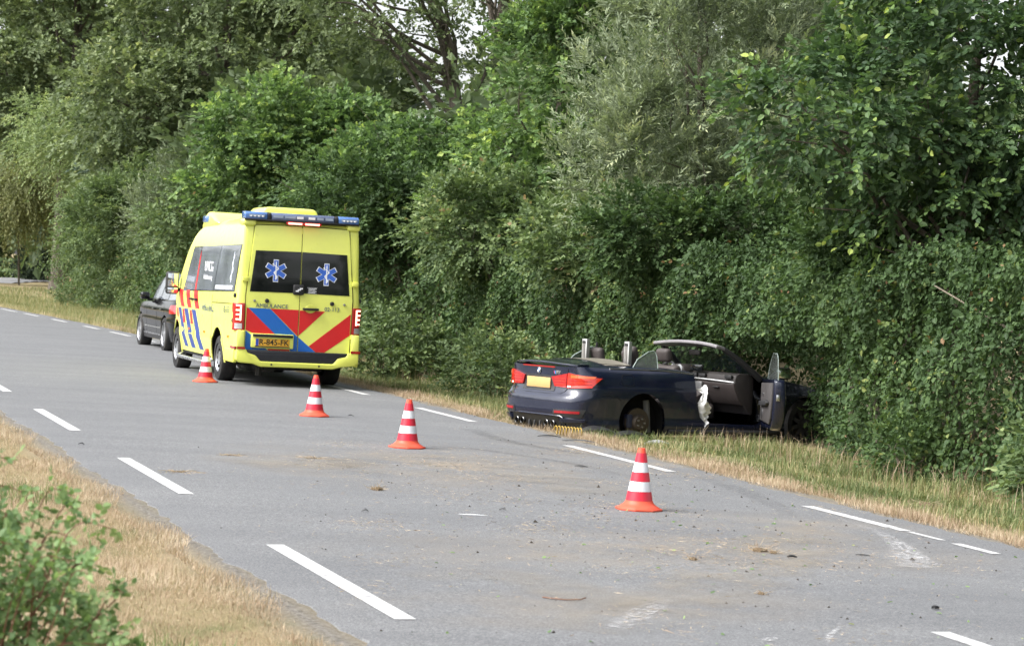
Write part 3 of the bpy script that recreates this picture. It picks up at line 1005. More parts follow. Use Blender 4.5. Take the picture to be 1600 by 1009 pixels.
tree('elder_shrub', 1400, 29.3, [(0, .5, 2.6, 1.3, .6, .6), (1.3, .3, 2.6, 1.2, .6, .7)],
     dict(nclump=100, nspray=15, L=9, slen=.34, ll=.085, lw=.065, rc=(.2, .45), flat=.6, base_t=.3, six=False), rng,
     'dark bush on the hedge top beneath the overhanging tree at the right', group=G1, mat=LM['hedge'], r0=.07)

tree('yew_bush', 60, 140.0, [(0, 0, 1.2, 1.15, 1.0, 1.2)],
     dict(nclump=60, nspray=14, L=9, slen=.4, ll=.16, lw=.08, rc=(.25, .5), flat=.8, base_t=.4, six=False), rng,
     'dark rounded bush by the low clipped hedges at the far left', mat=LM['dark'], r0=.06, nlimb=5)

# shrubs on the verge
def bush(name, s, o, h, w, n, ll, lw, mat, rng, label, cat='shrub', group=None, nspray=9, droop=.2, base_t=.45, six=True):
    x, y = rp(s, o)
    z = float(ground_z(o))
    root = empty(name, (float(x), float(y), z))
    (v, f, tn), ends = crown_mesh([((0, 0, h * .5), (w, w * .8, h * .55)), ((w * .4, 0, h * .35), (w * .7, w * .6, h * .4))], n, nspray, 7, .28, ll, lw, rng, rc=(.12, .3), flat=.8, view=VIEW, base_t=base_t, droop=droop, fill=.3, six=six, tipboost=.3)
    fast_mesh('foliage', v, [f], mat, root, tn)
    mb = MB()
    for k in range(9):
        e = ends[rng.integers(len(ends))]
        mb.tube([(rng.normal(0, .05), rng.normal(0, .05), -.05), tuple(e * .5 + rng.normal(0, .06, 3)), tuple(e)], [.012, .009, .003], 5)
    tag(mb.build('stems', TWIG, root), kind='stuff')
    tag(root, label, cat, group)
    return root
GS = 'shrubs along the hedge foot'
rng = np.random.default_rng(31)
bush('verge_shrub', 36.5, 11.9, 1.0, .9, 60, .07, .05, LM['rough'], rng, 'low bush at the hedge foot between ambulance and convertible', group=GS)
bush('verge_shrub', 33.2, 12.1, .8, .8, 45, .07, .05, LM['rough'], rng, 'small bush at the hedge foot just behind the convertible boot', group=GS)
bush('verge_shrub', 42.0, 11.6, 1.3, 1.1, 60, .09, .06, LM['rough'], rng, 'tall weedy bush at the hedge foot right beside the ambulance', group=GS)
bush('verge_shrub', 20.2, 12.7, .95, .5, 45, .08, .055, LM['rough'], rng, 'leafy bush at the far right edge in front of the hedge', group=GS)
bush('verge_shrub', 23.6, 12.65, .5, .4, 22, .06, .045, LM['hedge'], rng, 'low sprouting bush at the hedge foot right of the convertible', group=GS)

# bramble in the left foreground, nearest to the camera
def bramble(x, y, n, h, w, label, rng):
    root = empty('bramble_bush', (x, y, 0.02))
    parts = []
    stems = MB()
    for k in range(n):
        a = rng.uniform(0, 2 * PI)
        rr = w * rng.random() ** .6
        tall = h * (1 - .55 * (rr * math.cos(a) + w) / (2 * w)) * rng.uniform(.55, 1.15)
        top = np.array([rr * math.cos(a) + rng.normal(.05, .08), rr * math.sin(a), tall])
        bs = np.array([rr * .6 * math.cos(a), rr * .6 * math.sin(a), -.05])
        mid = (bs + top) / 2 + rng.normal(0, .05, 3)
        pl = catmull([bs, mid, top, top + np.array([rng.normal(.06, .06), 0, .02])], 6)
        stems.tube(pl, [.005 * (1 - .7 * i / (len(pl) - 1)) for i in range(len(pl))], 4)
        for i in range(5, len(pl)):
            m_ = 1
            base = np.repeat(pl[i][None], m_, 0) + rng.normal(0, .01, (m_, 3))
            d = rng.normal(0, 1, (m_, 3)) + np.array([0, 0, .15])
            up = unit(np.array([0, -.2, 1.]) + rng.normal(0, .45, (m_, 3)))
            parts.append(sprays(base, d, up, 5, rng.uniform(.04, .11, m_), .034, .026, rng, np.full(m_, .25 + .4 * i / len(pl)) + rng.normal(0, .12, m_), .2, 1.0, .2))
    v, f, tn = merge(parts)
    fast_mesh('foliage', v, [f], LM['bramble'], root, tn)
    tag(stems.build('stems', plain('red stem', (.16, .07, .04), .7), root), kind='stuff')
    tag(root, label, 'shrub')
rng = np.random.default_rng(41)
bramble(-2.08, 8.4, 185, 1.22, .68, 'leafy green bramble with red stems in the left foreground corner', rng)

# low clipped hedges and the strip of side road far away on the left
def box_hedge(x0, x1, y, d, h, n, rng, label, base):
    sv = (x0 + x1) / 2 * DX + y * DY
    base = float(ground_z((x0 + x1) / 2 * NX + y * NY - bend(sv), sv)) - .03
    root = empty('garden_hedge', ((x0 + x1) / 2, y, base))
    P = np.stack([rng.uniform(x0, x1, n) - (x0 + x1) / 2, rng.uniform(0, d, n) ** 1.3, rng.uniform(0, h, n)], -1)
    nm = unit(np.array([0, -.6, .7]) + rng.normal(0, .4, (n, 3)))
    v, f, tn = leaves(P, rng.normal(0, 1, (n, 3)), nm, np.full(n, .2), np.full(n, .15), np.clip(rng.normal(.5, .15, n), 0, 1), False)
    fast_mesh('foliage', v, [f], LM['rough'], root, tn)
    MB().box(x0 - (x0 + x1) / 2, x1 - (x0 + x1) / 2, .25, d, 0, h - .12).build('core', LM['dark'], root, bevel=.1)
    tag(root, label, 'hedge', 'low clipped garden hedges')
rng = np.random.default_rng(43)
box_hedge(-44, -29.3, 146, 1.2, .62, 5200, rng, 'front one of two low clipped hedges at the far left', .12)
box_hedge(-48, -32.2, 158, 1.2, 1.15, 5200, rng, 'taller rear one of two low clipped hedges at the far left', .15)
def xy_ground(x, y):
    sv = x * DX + y * DY
    return float(ground_z(x * NX + y * NY - bend(sv), sv))
def sr_pt(u, v):
    x, y = -60 + 33 * u, 126 + 15 * v
    return (x, y, xy_ground(x, y) + .03)
MB().grid(sr_pt, 30, 16).build('side_road', plain('pale asphalt', (.2, .2, .205), .85, spec=.3), None)
tag(bpy.data.objects['side_road'], 'pale side road crossing at the far left', kind='structure')

# the wood behind and round about, one mass
def woodland(rng):
    lob = []
    def add(x, y, h, w):
        g = .15
        lob.append(((x, y, g + h * .55), (w, w * .8, h * .48)))
    for k in range(13):
        s = 42 + k * 4.0 + rng.uniform(-1, 1)
        o = rng.uniform(17.0, 19.5)
        x, y = rp(s, o)
        px = 800 + 3661 * x / y
        h = rng.uniform(5.0, 6.5) + .035 * max(0, y - 40)
        if 560 < px < 800:
            h = rng.uniform(4.4, 5.0)
        add(float(x), float(y), h, rng.uniform(2.2, 3.0))
    for k in range(15):
        s = 53 + k * 4.6
        o = rng.uniform(24, 29)
        x, y = rp(s, o)
        px = 800 + 3661 * x / y
        h = rng.uniform(8, 10) + .04 * max(0, y - 40)
        if 600 < px < 830:
            continue
        add(float(x), float(y), h, rng.uniform(3.0, 4.2))
    return lob
rng = np.random.default_rng(51)
lob = woodland(rng)
(v, f, tn), _e = crown_mesh(lob, 1000, 11, 8, 1.0, .36, .26, rng, rc=(.6, 1.3), flat=.6, view=VIEW, keep_back=.25, six=False, base_t=.4, fill=.35, droop=.3)
wd = fast_mesh('woodland', v, [f], LM['wood'], None, tn)
tag(wd, 'dense wood of mixed trees closing the view behind the hedge', kind='stuff')
lob = []
for k in range(7):
    x, y = rp(20 + k * 3.6, rng.uniform(16.4, 18.0))
    lob.append(((float(x), float(y), 3.2), (2.3, 1.9, rng.uniform(2.8, 3.3))))
(v, f, tn), _e = crown_mesh(lob, 300, 12, 9, .55, .16, .12, rng, rc=(.4, .8), flat=.6, view=VIEW, keep_back=.25, six=False, base_t=.35, fill=.5, droop=.3)
tag(fast_mesh('thicket', v, [f], LM['wood'], None, tn), 'shaded thicket behind the hedge at the right', kind='stuff')
lob = []
for k in range(11):
    x = -66 + k * 4.5
    h_ = rng.uniform(15, 19) if k < 5 else rng.uniform(17, 23)
    lob.append(((x, 182 + rng.uniform(0, 14), h_ * .58), (rng.uniform(4.5, 6), 4, h_ * .46)))
for k in range(7):
    lob.append(((-58 + k * 4.2, 176 + rng.uniform(-2, 2), 3.0), (3.2, 2.5, 2.9)))
for k in range(4):
    lob.append(((-27 + k * 4.0, 132 + rng.uniform(-3, 3), 8.5), (4, 3, 7.5 + rng.uniform(-1, 1.5))))
(v, f, tn), _e = crown_mesh(lob, 640, 11, 8, 1.75, .66, .50, rng, rc=(1.0, 2.2), flat=.65, view=VIEW, keep_back=.2, six=False, base_t=.42, fill=.4, droop=.3)
wd = fast_mesh('distant_wood', v, [f], LM['wood'], None, tn)
tag(wd, 'distant wood of tall trees at the far left end of the road', kind='stuff')
# trees across the fields behind the camera and to the left: the cars' paint and glass mirror them
lob = []
for k in range(13):
    lob.append(((-75 + k * 11 + rng.uniform(-2, 2), -55 + rng.uniform(-5, 5), 5.5), (6.5, 4, 5.5 + rng.uniform(-1.5, 2.5))))
for k in range(9):
    lob.append(((-85 + rng.uniform(-5, 5), -40 + k * 13, 4), (4, 6.5, 4 + rng.uniform(-1, 2.5))))
for k in range(10):  # unseen stretch added ahead on the left, darkening the black car's reflections
    lob.append(((-62 - k * 1.5 + rng.uniform(-3, 3), 62 + k * 12, 4.5), (4, 6.5, 4.5 + rng.uniform(-1, 2.5))))
(v, f, tn), _e = crown_mesh(lob, 420, 7, 6, 1.8, 1.0, .8, rng, rc=(1.3, 2.6), flat=.7, six=False, base_t=.4, fill=.8)
wd = fast_mesh('unseen_tree_line', v, [f], LM['wood'], None, tn)
tag(wd, 'unseen line of field trees on the open side, partly added for reflections', kind='stuff')

# ------------------------------------------------------------------ grass
GM_DRY = _lm0('dry grass', [(0, (.20, .135, .09)), (.5, (.42, .315, .22)), (1, (.62, .525, .40))], .7, .25, .2)
GM_GRN = _lm0('verge grass', [(0, (.085, .115, .042)), (.42, (.165, .205, .08)), (.68, (.30, .285, .14)), (1, (.50, .41, .25))], .6, .3, .3)
def grass(name, s, o, ln, wd_, mat, tint, rng, label, lean=.6, fine=False):
    x, y = rp(s, o)
    la, lb_ = car_local(x, y)
    inside = (la > -.02) & (la < 4.6) & (np.abs(lb_) < .97)
    behind = (la > -.9) & (la <= 0.1) & (np.abs(lb_) < 1.3)
    kp = ~inside & (~behind | (rng.random(len(s)) < .35))
    ln = np.where(behind, np.minimum(ln, .07), ln)
    front = (la > .3) & (la < 5) & (lb_ < -.9) & (lb_ > -3.2)
    ln = np.where(front, np.minimum(ln, .20 + .12 * rng.random(len(s))), ln)
    s, o, ln, wd_, tint, x, y = s[kp], o[kp], ln[kp], wd_[kp], tint[kp], x[kp], y[kp]
    n = len(s)
    z = ground_z(o, s) + dent(x, y, o) - .01
    a = rng.uniform(0, 2 * PI, n)
    d = np.stack([np.cos(a), np.sin(a)], -1)
    k = np.abs(rng.normal(0, lean, n))
    q = np.stack([-d[:, 1], d[:, 0]], -1)
    B = np.stack([x, y, z], -1)
    if fine:
        V = np.repeat(B[:, None], 3, 1)
        V[:, 0, :2] += q * (wd_ * .5)[:, None]
        V[:, 1, :2] -= q * (wd_ * .5)[:, None]
        V[:, 2, :2] += d * (ln * np.minimum(k, 2.2) * .6)[:, None]
        V[:, 2, 2] += ln / np.sqrt(1 + (k * .8) ** 2)
        F_ = (np.arange(n) * 3)[:, None] + np.array([[0, 1, 2]])
        g = fast_mesh(name, V.reshape(-1, 3), [F_], mat, None, np.repeat(np.clip(tint, 0, 1), 3))
        return tag(g, label, 'grass', kind='stuff')
    V = np.zeros((n, 5, 3))
    for j, (h, wv, ld) in enumerate(((0, 1, 0), (0, -1, 0), (.55, .75, .3), (.55, -.75, .3), (.95, 0, 1.0))):
        V[:, j] = B
        V[:, j, :2] += q * (wd_ * wv * .5)[:, None] + d * (ln * k * ld)[:, None]
        V[:, j, 2] += ln * h / np.sqrt(1 + (k * ld) ** 2)
    i = (np.arange(n) * 5)[:, None]
    F4_ = i + np.array([[0, 1, 3, 2]])
    F3_ = i + np.array([[2, 3, 4]])
    g = fast_mesh(name, V.reshape(-1, 3), [F4_, F3_], mat, None, np.repeat(np.clip(tint, 0, 1), 5))
    tag(g, label, 'grass', kind='stuff')
    return g
rng = np.random.default_rng(61)
n = 190000
s = 9.3 + 25 * rng.random(n) ** 1.4
o = 2.88 - np.abs(rng.normal(0, 1.0, n)) ** 1.05 * 1.15 - .12 * np.sin(s * 2.3) * (rng.random(n) < .9)
keep = (rng.random(n) < np.clip((3.03 - o) / .22, 0, 1) ** 1.1 * (.78 + .22 * np.sin(s * 2.9 + o * 3.7) * np.sin(o * 4.9 - s)))
s, o = s[keep], o[keep]
n = len(s)
patch = np.sin(s * 1.9 + 1) * np.sin(o * 2.7 + s * .6)
ln = rng.uniform(.02, .075, n) * (1 + .5 * (o < 1.8)) * (1 + .45 * patch)
tt = .52 + .2 * rng.normal(0, 1, n) + .16 * patch + .12 * np.sin(s * 5.3) * np.sin(o * 6.1)
grass('dry_grass', s, o, ln, rng.uniform(.003, .006, n), GM_DRY, tt, rng, 'short straw coloured grass along the left road edge', 2.0, True)
n = 26000
s = 7 + 30 * rng.random(n) ** 1.4
o = 2.4 - np.abs(rng.normal(0, 1.0, n)) * 1.3
keep = np.sin(s * 1.3 + .5) * np.sin(o * 1.9 + s * .4) > .35
s, o = s[keep], o[keep]
grass('green_grass', s, o, rng.uniform(.05, .14, len(s)), rng.uniform(.005, .009, len(s)), GM_GRN, rng.normal(.4, .2, len(s)), rng, 'green tufts in the left verge', .8)
# right verge: straw fringe by the asphalt, green behind, tall weeds at the hedge foot
n = 120000
s = 14 + 46 * rng.random(n) ** 1.35
o = 9.38 + np.abs(rng.normal(0, .38, n)) + .14 * np.sin(s * 1.7) + .1 * np.sin(s * 4.3)
keep = (o > 9.36 + rng.random(n) * .3) & (rng.random(n) < .6 + .4 * np.sin(s * 2.2) * np.sin(s * .7 + 1))
s, o = s[keep], o[keep]
n = len(s)
grass('dry_grass', s, o, rng.uniform(.03, .13, n), rng.uniform(.004, .008, n), GM_DRY, .5 + .15 * np.sin(s * 3.1 + o * 4) + rng.normal(0, .2, n), rng, 'straw coloured grass fringe along the right road edge', 1.7, True)
n = 84000
s = 14 + 48 * rng.random(n) ** 1.3
o = rng.uniform(9.75, 13.1, n)
cl = np.sin(s * 2.1 + o) * np.sin(o * 2.9 - s * .7)
keep = (rng.random(n) < .45 + .55 * (cl > -.1)) & (rng.random(n) < np.clip((o - 9.6) / .6, .1, 1))
s, o, cl = s[keep], o[keep], cl[keep]
n = len(s)
ln = rng.uniform(.05, .17, n) * (1 + .35 * cl) * np.where(o > 11.8, 1.3, 1)
grass('verge_grass', s, o, ln, rng.uniform(.006, .011, n), GM_GRN, .36 + .2 * rng.normal(0, 1, n) + .25 * np.sin(s * .9 + o * 1.7), rng, 'green and straw mixed grass on the right verge', 1.1)
n = 2600
s = 14 + 50 * rng.random(n) ** 1.2
o = rng.uniform(11.6, 13.0, n)
grass('tall_grass', s, o, rng.uniform(.15, .48, n), rng.uniform(.004, .007, n), GM_DRY, rng.normal(.35, .25, n), rng, 'tall dry stalks at the foot of the hedge', .7)
n = 46000
s = 52 + 66 * rng.random(n)
o = 9.4 + 5.4 * rng.random(n) ** 1.2
grass('far_grass', s, o, rng.uniform(.06, .2, n) * (1 + .6 * (o > 11.5)), rng.uniform(.010, .018, n), GM_GRN, .78 - .22 * np.clip((o - 9.6) / .8, 0, 1) + .15 * np.sin(s * .8 + o) + rng.normal(0, .15, n), rng, 'pale grass verge receding past the black car', 1.1, True)
n = 16000
s = rng.uniform(92, 118, n)
o = rng.uniform(10, 24, n)
grass('field_grass', s, o, rng.uniform(.06, .2, n), rng.uniform(.015, .03, n), GM_GRN, rng.normal(.5, .2, n), rng, 'rough grass at the far left bend of the road', .7, True)
# ------------------------------------------------------------------ shared vehicle pieces
BLACK = plain('black plastic', (.018, .018, .019), .55, spec=.4)
RUBBER = plain('tyre rubber', (.02, .02, .021), .8, spec=.3, dirt=.35)
WELL = plain('wheel well liner', (.006, .006, .006), .9, spec=.1)
CHROME = plain('bright alloy', (.62, .62, .63), .28, metal=1)
ALLOY = plain('silver wheel', (.42, .43, .45), .38, metal=.85, dirt=.25)
DGLASS = plain('dark tinted glass', (.006, .007, .008), .05, spec=.7)
SGLASS = plain('grey side glass', (.15, .165, .19), .05, spec=1.0, var=.35, scale=1.3)
REDL = plain('red lamp lens', (.36, .012, .012), .12, spec=.6, coat=.6)
AMBER = plain('amber lamp lens', (.8, .22, .02), .2, spec=.6)
WHITE = plain('white print', (.8, .81, .82), .5)

def wheel(parent, x, y, r, w, sd, rim_r, spokes, mat=None, dual=False, flat_hub=False):
    """a wheel as a part with tyre, rim and spokes of its own; sd = outward direction along y"""
    fn = lambda a, b, h: (x + a, y + sd * h, r + b)
    wr = MB().lathe([(rim_r * 1.0, -w * .98), (r * .93, -w), (r * .985, -w * .86), (r, -w * .7), (r, -w * .3), (r * .985, -w * .12), (r * .93, 0.0), (rim_r * 1.06, .008), (rim_r, -.015), (rim_r * .97, -w * .5)], 44, fn, closed=False).build('wheel', RUBBER, parent)
    mt = mat or ALLOY
    MB().lathe([(rim_r * .995, -.012), (rim_r * .95, -.004), (rim_r * .90, -.02), (rim_r * .86, -.09), (rim_r * .8, -.11), (.001, -.11)], 36, fn, closed=False).build('rim', BLACK if spokes else mt, wr)
    if spokes:
        sp = MB()
        for k in range(spokes):
            a = 2 * PI * k / spokes + .2
            ca, sa = math.cos(a), math.sin(a)
            def pf(p, q, h):
                return fn(p * ca - q * sa, p * sa + q * ca, h)
            sp.prism([(.04, -.035), (rim_r * .93, -.022), (rim_r * .93, .022), (.04, .035)], -.055, -.018, pf)
        sp.lathe([(.0, -.06), (.07, -.06), (.075, -.02), (.05, -.008), (.0, -.004)], 20, fn, closed=False)
        sp.lathe([(rim_r * .90, -.05), (rim_r * .99, -.01), (rim_r * .93, -.002), (rim_r * .88, -.02), (rim_r * .90, -.05)], 36, fn, closed=False)
        sp.build('spokes', mt, wr)
    else:
        hb = MB()
        hb.lathe([(.0, -.11), (rim_r * .78, -.11), (rim_r * .7, -.03), (rim_r * .45, -.015), (rim_r * .3, -.03), (.0, -.03)], 28, fn, closed=False)
        hb.build('hub', mt, wr)
        for k in range(10):
            a = 2 * PI * k / 10
            hl = MB()
            hl.tube([fn(rim_r * .6 * math.cos(a), rim_r * .6 * math.sin(a), -.03), fn(rim_r * .6 * math.cos(a), rim_r * .6 * math.sin(a), -.014)], .024, 8)
            hl.build('vent_hole', WELL, wr)
    return wr

def cyl_cut(x, y0, y1, z, r, n=40, zlow=None):
    mb = MB()
    poly = [(x + r * math.cos(2 * PI * k / n), z + r * math.sin(2 * PI * k / n)) for k in range(n)]
    mb.prism(poly, y0, y1, lambda p, q, h: (p, h, q))
    return mb.build('cutter', WELL)

# ------------------------------------------------------------------ ambulance
YEL = plain('fluorescent yellow paint', (.80, .84, .17), .32, spec=.5, coat=.5, var=.035, scale=1.5, dirt=.10)
YEL2 = plain('yellow plastic', (.74, .77, .13), .45, spec=.5, var=.03, dirt=.12)
RED = plain('red reflective film', (.62, .018, .02), .35, spec=.5, var=.03)
BLUE = plain('blue reflective film', (.012, .13, .48), .35, spec=.5, var=.03)
NAVY = plain('dark blue side film', (.02, .05, .24), .35, spec=.5, var=.03)
INK = plain('dark blue lettering', (.07, .10, .17), .5)
LENSB = plain('blue beacon lens', (.07, .16, .40), .1, spec=.8, coat=.6)
LENSC = plain('clear beacon lens', (.30, .36, .46), .1, spec=.8, coat=.6)
GREY = plain('grey metal', (.25, .25, .26), .4, metal=.6)

amb = empty('ambulance', (-3.188, 35.1365, 0.0), (0, 0, 1.8912))
tag(amb, 'bright yellow ambulance van with red and blue stripes parked on the road', 'ambulance')
outl = [(.055, 0), (.055, .3), (.055, .6), (.058, .80), (.066, .885), (.095, .935), (.16, .958), (.3, .966), (1.0, .97), (2.0, .97), (3.0, .97), (4.0, .966), (4.6, .957), (5.1, .935), (5.5, .885), (5.75, .78), (5.9, .60), (5.97, .32), (5.99, 0)]
a_zt = lerp_fn([(0, 2.46), (.055, 2.47), (.2, 2.49), (3.3, 2.49), (3.8, 2.43), (4.2, 2.22), (4.6, 1.92), (5.0, 1.58), (5.25, 1.34), (5.45, 1.22), (5.75, 1.10), (5.99, .98)])
a_zb = lerp_fn([(0, .40), (.6, .40), (.7, .36), (6, .34)])
a_in = lerp_fn([(.30, .02, .05, .05), (.42, .0, .03, .01), (.60, 0, .004, 0), (.645, 0, .0, 0), (.66, 0, .012, 0), (1.08, 0, .012, .02), (1.13, 0, .0, .03), (1.28, 0, .0, .05), (1.36, .002, .012, .06), (1.6, .008, .035, .1), (2.0, .022, .072, .2), (2.2, .032, .105, .25), (2.33, .04, .15, .3), (2.42, .055, .21, .3), (2.49, .09, .32, .3)])
AB = PlanBody(outl, a_zb, a_zt, a_in, lerp_fn([(0, 0), (.055, .0), (.35, .09), (3.3, .10), (4.2, .07), (5.2, .05), (5.99, 0)]), sub=4)
lv = [0, .03, .07, .11, .14, .155, .17, .25, .33, .36, .40, .45, .49, .53, .6, .68, .76, .82, .87, .91, .94, .965, .985, 1]
body = AB.mb(lv, 14).build('body', YEL)
cuts = []
for x in (1.35, 4.99):
    for sd in (1, -1):
        cuts.append(cyl_cut(x, sd * .68, sd * 1.2, .36, .475))
cuts.append(MB().box(.7, 4.45, -.7, .7, .2, .46).build('cutter', WELL))
boolean(body, cuts)
body.parent = amb

# wheels
for x in (1.35, 4.99):
    for sd in (1, -1):
        wheel(amb, x, sd * .935, .355, .23, sd, .215, 0)
# arch lips
for x in (1.35, 4.99):
    for sd in (1, -1):
        mb = MB()
        def fn(u, v, off, x=x, sd=sd):
            a = R(-8) + u * R(196)
            r_ = .472 + .055 * v
            px_, pz = x + r_ * math.cos(a), .36 + r_ * math.sin(a)
            return AB.side(px_, max(pz, .31), off, sd)
        mb.slab(fn, 26, 2, .012, -.004)
        mb.build('wheel_arch', YEL, amb)

# side glass and trims
for sd in (1, -1):
    AB.panel([(4.50, 1.32), (.27, 1.40), (.20, 2.115), (4.0, 2.06)], 'side', 24, 8, .0035, -.002, sd).build('window_surround', DGLASS, amb)
    AB.panel([(4.45, 1.33), (3.36, 1.36), (3.36, 2.05), (3.98, 2.04)], 'side', 10, 8, .006, -.002, sd).build('window', SGLASS, amb)
    AB.panel([(3.28, 1.36), (1.90, 1.38), (1.72, 2.09), (3.26, 2.07)], 'side', 12, 8, .006, -.002, sd).build('window', SGLASS, amb)
    AB.panel([(1.86, 1.38), (.30, 1.41), (.24, 2.10), (1.68, 2.09)], 'side', 12, 8, .006, -.002, sd).build('window', SGLASS, amb)
    # inside of the glass: pale blind at the bottom
    AB.panel([(1.75, 1.41), (.45, 1.43), (.45, 1.49), (1.75, 1.47)], 'side', 6, 1, .008, .0055, sd).build('window_blind', plain('pale blind', (.5, .52, .55), .5), amb)
    # door seams
    for x in (3.32, 1.88):
        AB.panel([(x, .46), (x - .008, .46), (x - .008, 1.32), (x, 1.32)], 'side', 1, 14, .0025, -.002, sd).build('door_seam', plain('seam', (.12, .12, .02), .8), amb)
    AB.panel([(1.88, 1.19), (.35, 1.21), (.35, 1.228), (1.88, 1.208)], 'side', 10, 1, .004, -.002, sd).build('door_rail', plain('seam', (.12, .12, .02), .8), amb)
    # red stripes above, blue ones below, slanting back
    for k, x in enumerate((3.30, 4.00, 4.66)):
        AB.panel([(x - .37, 1.06), (x - .03, 1.06), (x + .17, 1.345), (x - .17, 1.345)], 'side', 4, 8, .004, -.002, sd).build('red_stripe', RED, amb)
        if k < 3:
            w_ = .34 if k < 2 else .30
            AB.panel([(x - .52 - .30, .42), (x - .52 - .30 + w_, .42), (x - .02 + w_, 1.035), (x - .02, 1.035)], 'side', 4, 12, .004, -.002, sd).build('blue_stripe', NAVY, amb)
            AB.panel([(x + .13, .80), (x + .33, .80), (x + .50, 1.02), (x + .34, 1.02)], 'side', 3, 5, .0038, -.002, sd).build('red_stripe', RED, amb)
    AB.panel([(3.40, 1.36), (3.29, 1.36), (3.28, 2.0), (3.34, 1.9)], 'side', 1, 8, .0085, .003, sd).build('red_stripe', RED, amb)
    ex = -1 if sd > 0 else 1
    def sm(x, z, off=.006, sd=sd, ex=ex):
        p = AB.side(x, z, off, sd)
        return frame(p, (ex, 0, 0), (0, 0, 1))
    lettering('AMBULANCE', .165, INK, amb, sm(2.2, 1.10))
    lettering('02-113', .15, INK, amb, sm(.73, 1.115))
    lettering('UMCG', .24, WHITE, amb, sm(2.45, 1.74, .010))
    lettering('Ambulancezorg', .11, WHITE, amb, sm(2.45, 1.58, .010))
    # rod and serpent on the rear side glass
    st = MB()
    for q in range(26):
        z0, z1 = 1.56 + q * .015, 1.56 + (q + 1) * .015
        f_ = lambda z: .62 + .07 * math.sin((z - 1.56) * 30) * (1 - (z - 1.56) / .6)
        AB.panel([(f_(z0) + .016, z0), (f_(z0) - .016, z0), (f_(z1) - .016, z1), (f_(z1) + .016, z1)], 'side', 1, 1, .009, .005, sd, st)
    AB.panel([(.63, 1.53), (.61, 1.53), (.61, 2.0), (.63, 2.0)], 'side', 1, 6, .0095, .005, sd, st)
    st.build('serpent_emblem', plain('pale print', (.6, .64, .72), .5), amb)
    # door handles, fuel cap, marker lamps
    for x in (3.52, 3.12):
        AB.panel([(x + .14, 1.19), (x - .06, 1.19), (x - .06, 1.225), (x + .14, 1.225)], 'side', 2, 1, .045, .0, sd).build('door_handle', BLACK, amb, bevel=.006)
    for x, z in ((.17, 1.35), (.22, .97)):
        p = AB.side(x, z, .0, sd)
        MB().lathe([(.035, 0), (.035, .022), (.026, .03), (0, .032)], 14, lambda a, b_, h, p=p, sd=sd: (p[0] + a, p[1] + sd * h, p[2] + b_)).build('door_stop', BLACK, amb)
    for x in (.55, 2.45, 3.75):
        AB.panel([(x + .05, .70), (x - .05, .70), (x - .05, .735), (x + .05, .735)], 'side', 2, 1, .012, -.002, sd).build('marker_lamp', AMBER, amb)
    AB.panel([(.02 + .09, .53), (.11, .53), (.11, .53), (.11, .53)], 'side', 1, 1, .001, 0, sd)
    # side step tube
    y_ = sd * 1.01
    MB().tube([(4.45, sd * .87, .30), (4.40, y_, .25), (4.3, y_, .245), (2.25, y_, .245), (2.12, y_, .25), (2.05, sd * .87, .30)], .03, 12).build('side_step', CHROME, amb)
    MB().box(2.0, 4.5, sd * .85 - .04, sd * .85 + .04, .30, .44).build('sill', BLACK, amb, bevel=.01)
    # mirror
    mr = MB().box(4.80, 4.92, sd * 1.08 - .11, sd * 1.08 + .11, 1.25, 1.63).build('mirror', BLACK, amb, bevel=.045, seg=3)
    MB().box(4.785, 4.798, sd * 1.08 - .085, sd * 1.08 + .085, 1.38, 1.60).build('mirror_glass', plain('mirror glass', (.7, .72, .74), .04, metal=1), mr, bevel=.004)
    MB().box(4.785, 4.798, sd * 1.08 - .085, sd * 1.08 + .085, 1.27, 1.36).build('mirror_glass', plain('mirror glass', (.7, .72, .74), .04, metal=1), mr, bevel=.004)
    MB().box(4.83, 4.90, sd * .94 - .06, sd * .94 + .08, 1.30, 1.36).build('mirror_arm', BLACK, mr, bevel=.015)

# windscreen and front (out of sight, kept simple but true)
def ws(u, v, off):
    x = 4.02 + 1.2 * u
    y = (1 - 2 * v) * (.70 + .16 * u)
    return (x + off * .7, y, a_zt(x) + AB.crown(x) * (1 - abs(1 - 2 * v) ** 2.4) + off)
MB().slab(ws, 10, 8, .02, .0).build('windscreen', DGLASS, amb)
MB().box(5.95, 6.02, -.7, .7, .45, .70).build('grille', BLACK, amb, bevel=.02)

# rear doors
SEAM = plain('seam', (.12, .12, .02), .8)
for sd in (1, -1):
    d = MB()
    AB.panel([(sd * .006, .545), (sd * .80, .545), (sd * .815, 1.35), (sd * .006, 1.35)], 'rear', 10, 10, .012, -.002, 1, d)
    AB.panel([(sd * .006, 1.35), (sd * .815, 1.35), (sd * .72, 2.41), (sd * .006, 2.43)], 'rear', 10, 12, .012, -.002, 1, d)
    dr = d.build('rear_door', YEL, amb)
    # glass
    g = MB()
    AB.panel([(sd * .008, 1.425), (sd * .765, 1.42), (sd * .70, 2.035), (sd * .008, 2.045)], 'rear', 10, 8, .017, .006, 1, g)
    g.build('rear_window', DGLASS, dr)
    # hinges
    for z in (.80, 1.60):
        y = .855 if z < 1 else .845
        MB().box(.01, .075, sd * y - .045, sd * y + .045, z - .035, z + .035).build('hinge', YEL2, amb, bevel=.008)
    # buffers and screws
    for y, z, r_, m_ in ((.50, 1.29, .032, BLACK), (.69, 1.285, .018, GREY)):
        p = AB.rear(sd * y, z, .012)
        MB().lathe([(r_, 0), (r_, .02), (r_ * .75, .035), (0, .036)], 16, lambda a, b_, h, p=p: (p[0] - h, p[1] + a, p[2] + b_)).build('door_buffer', m_, dr)
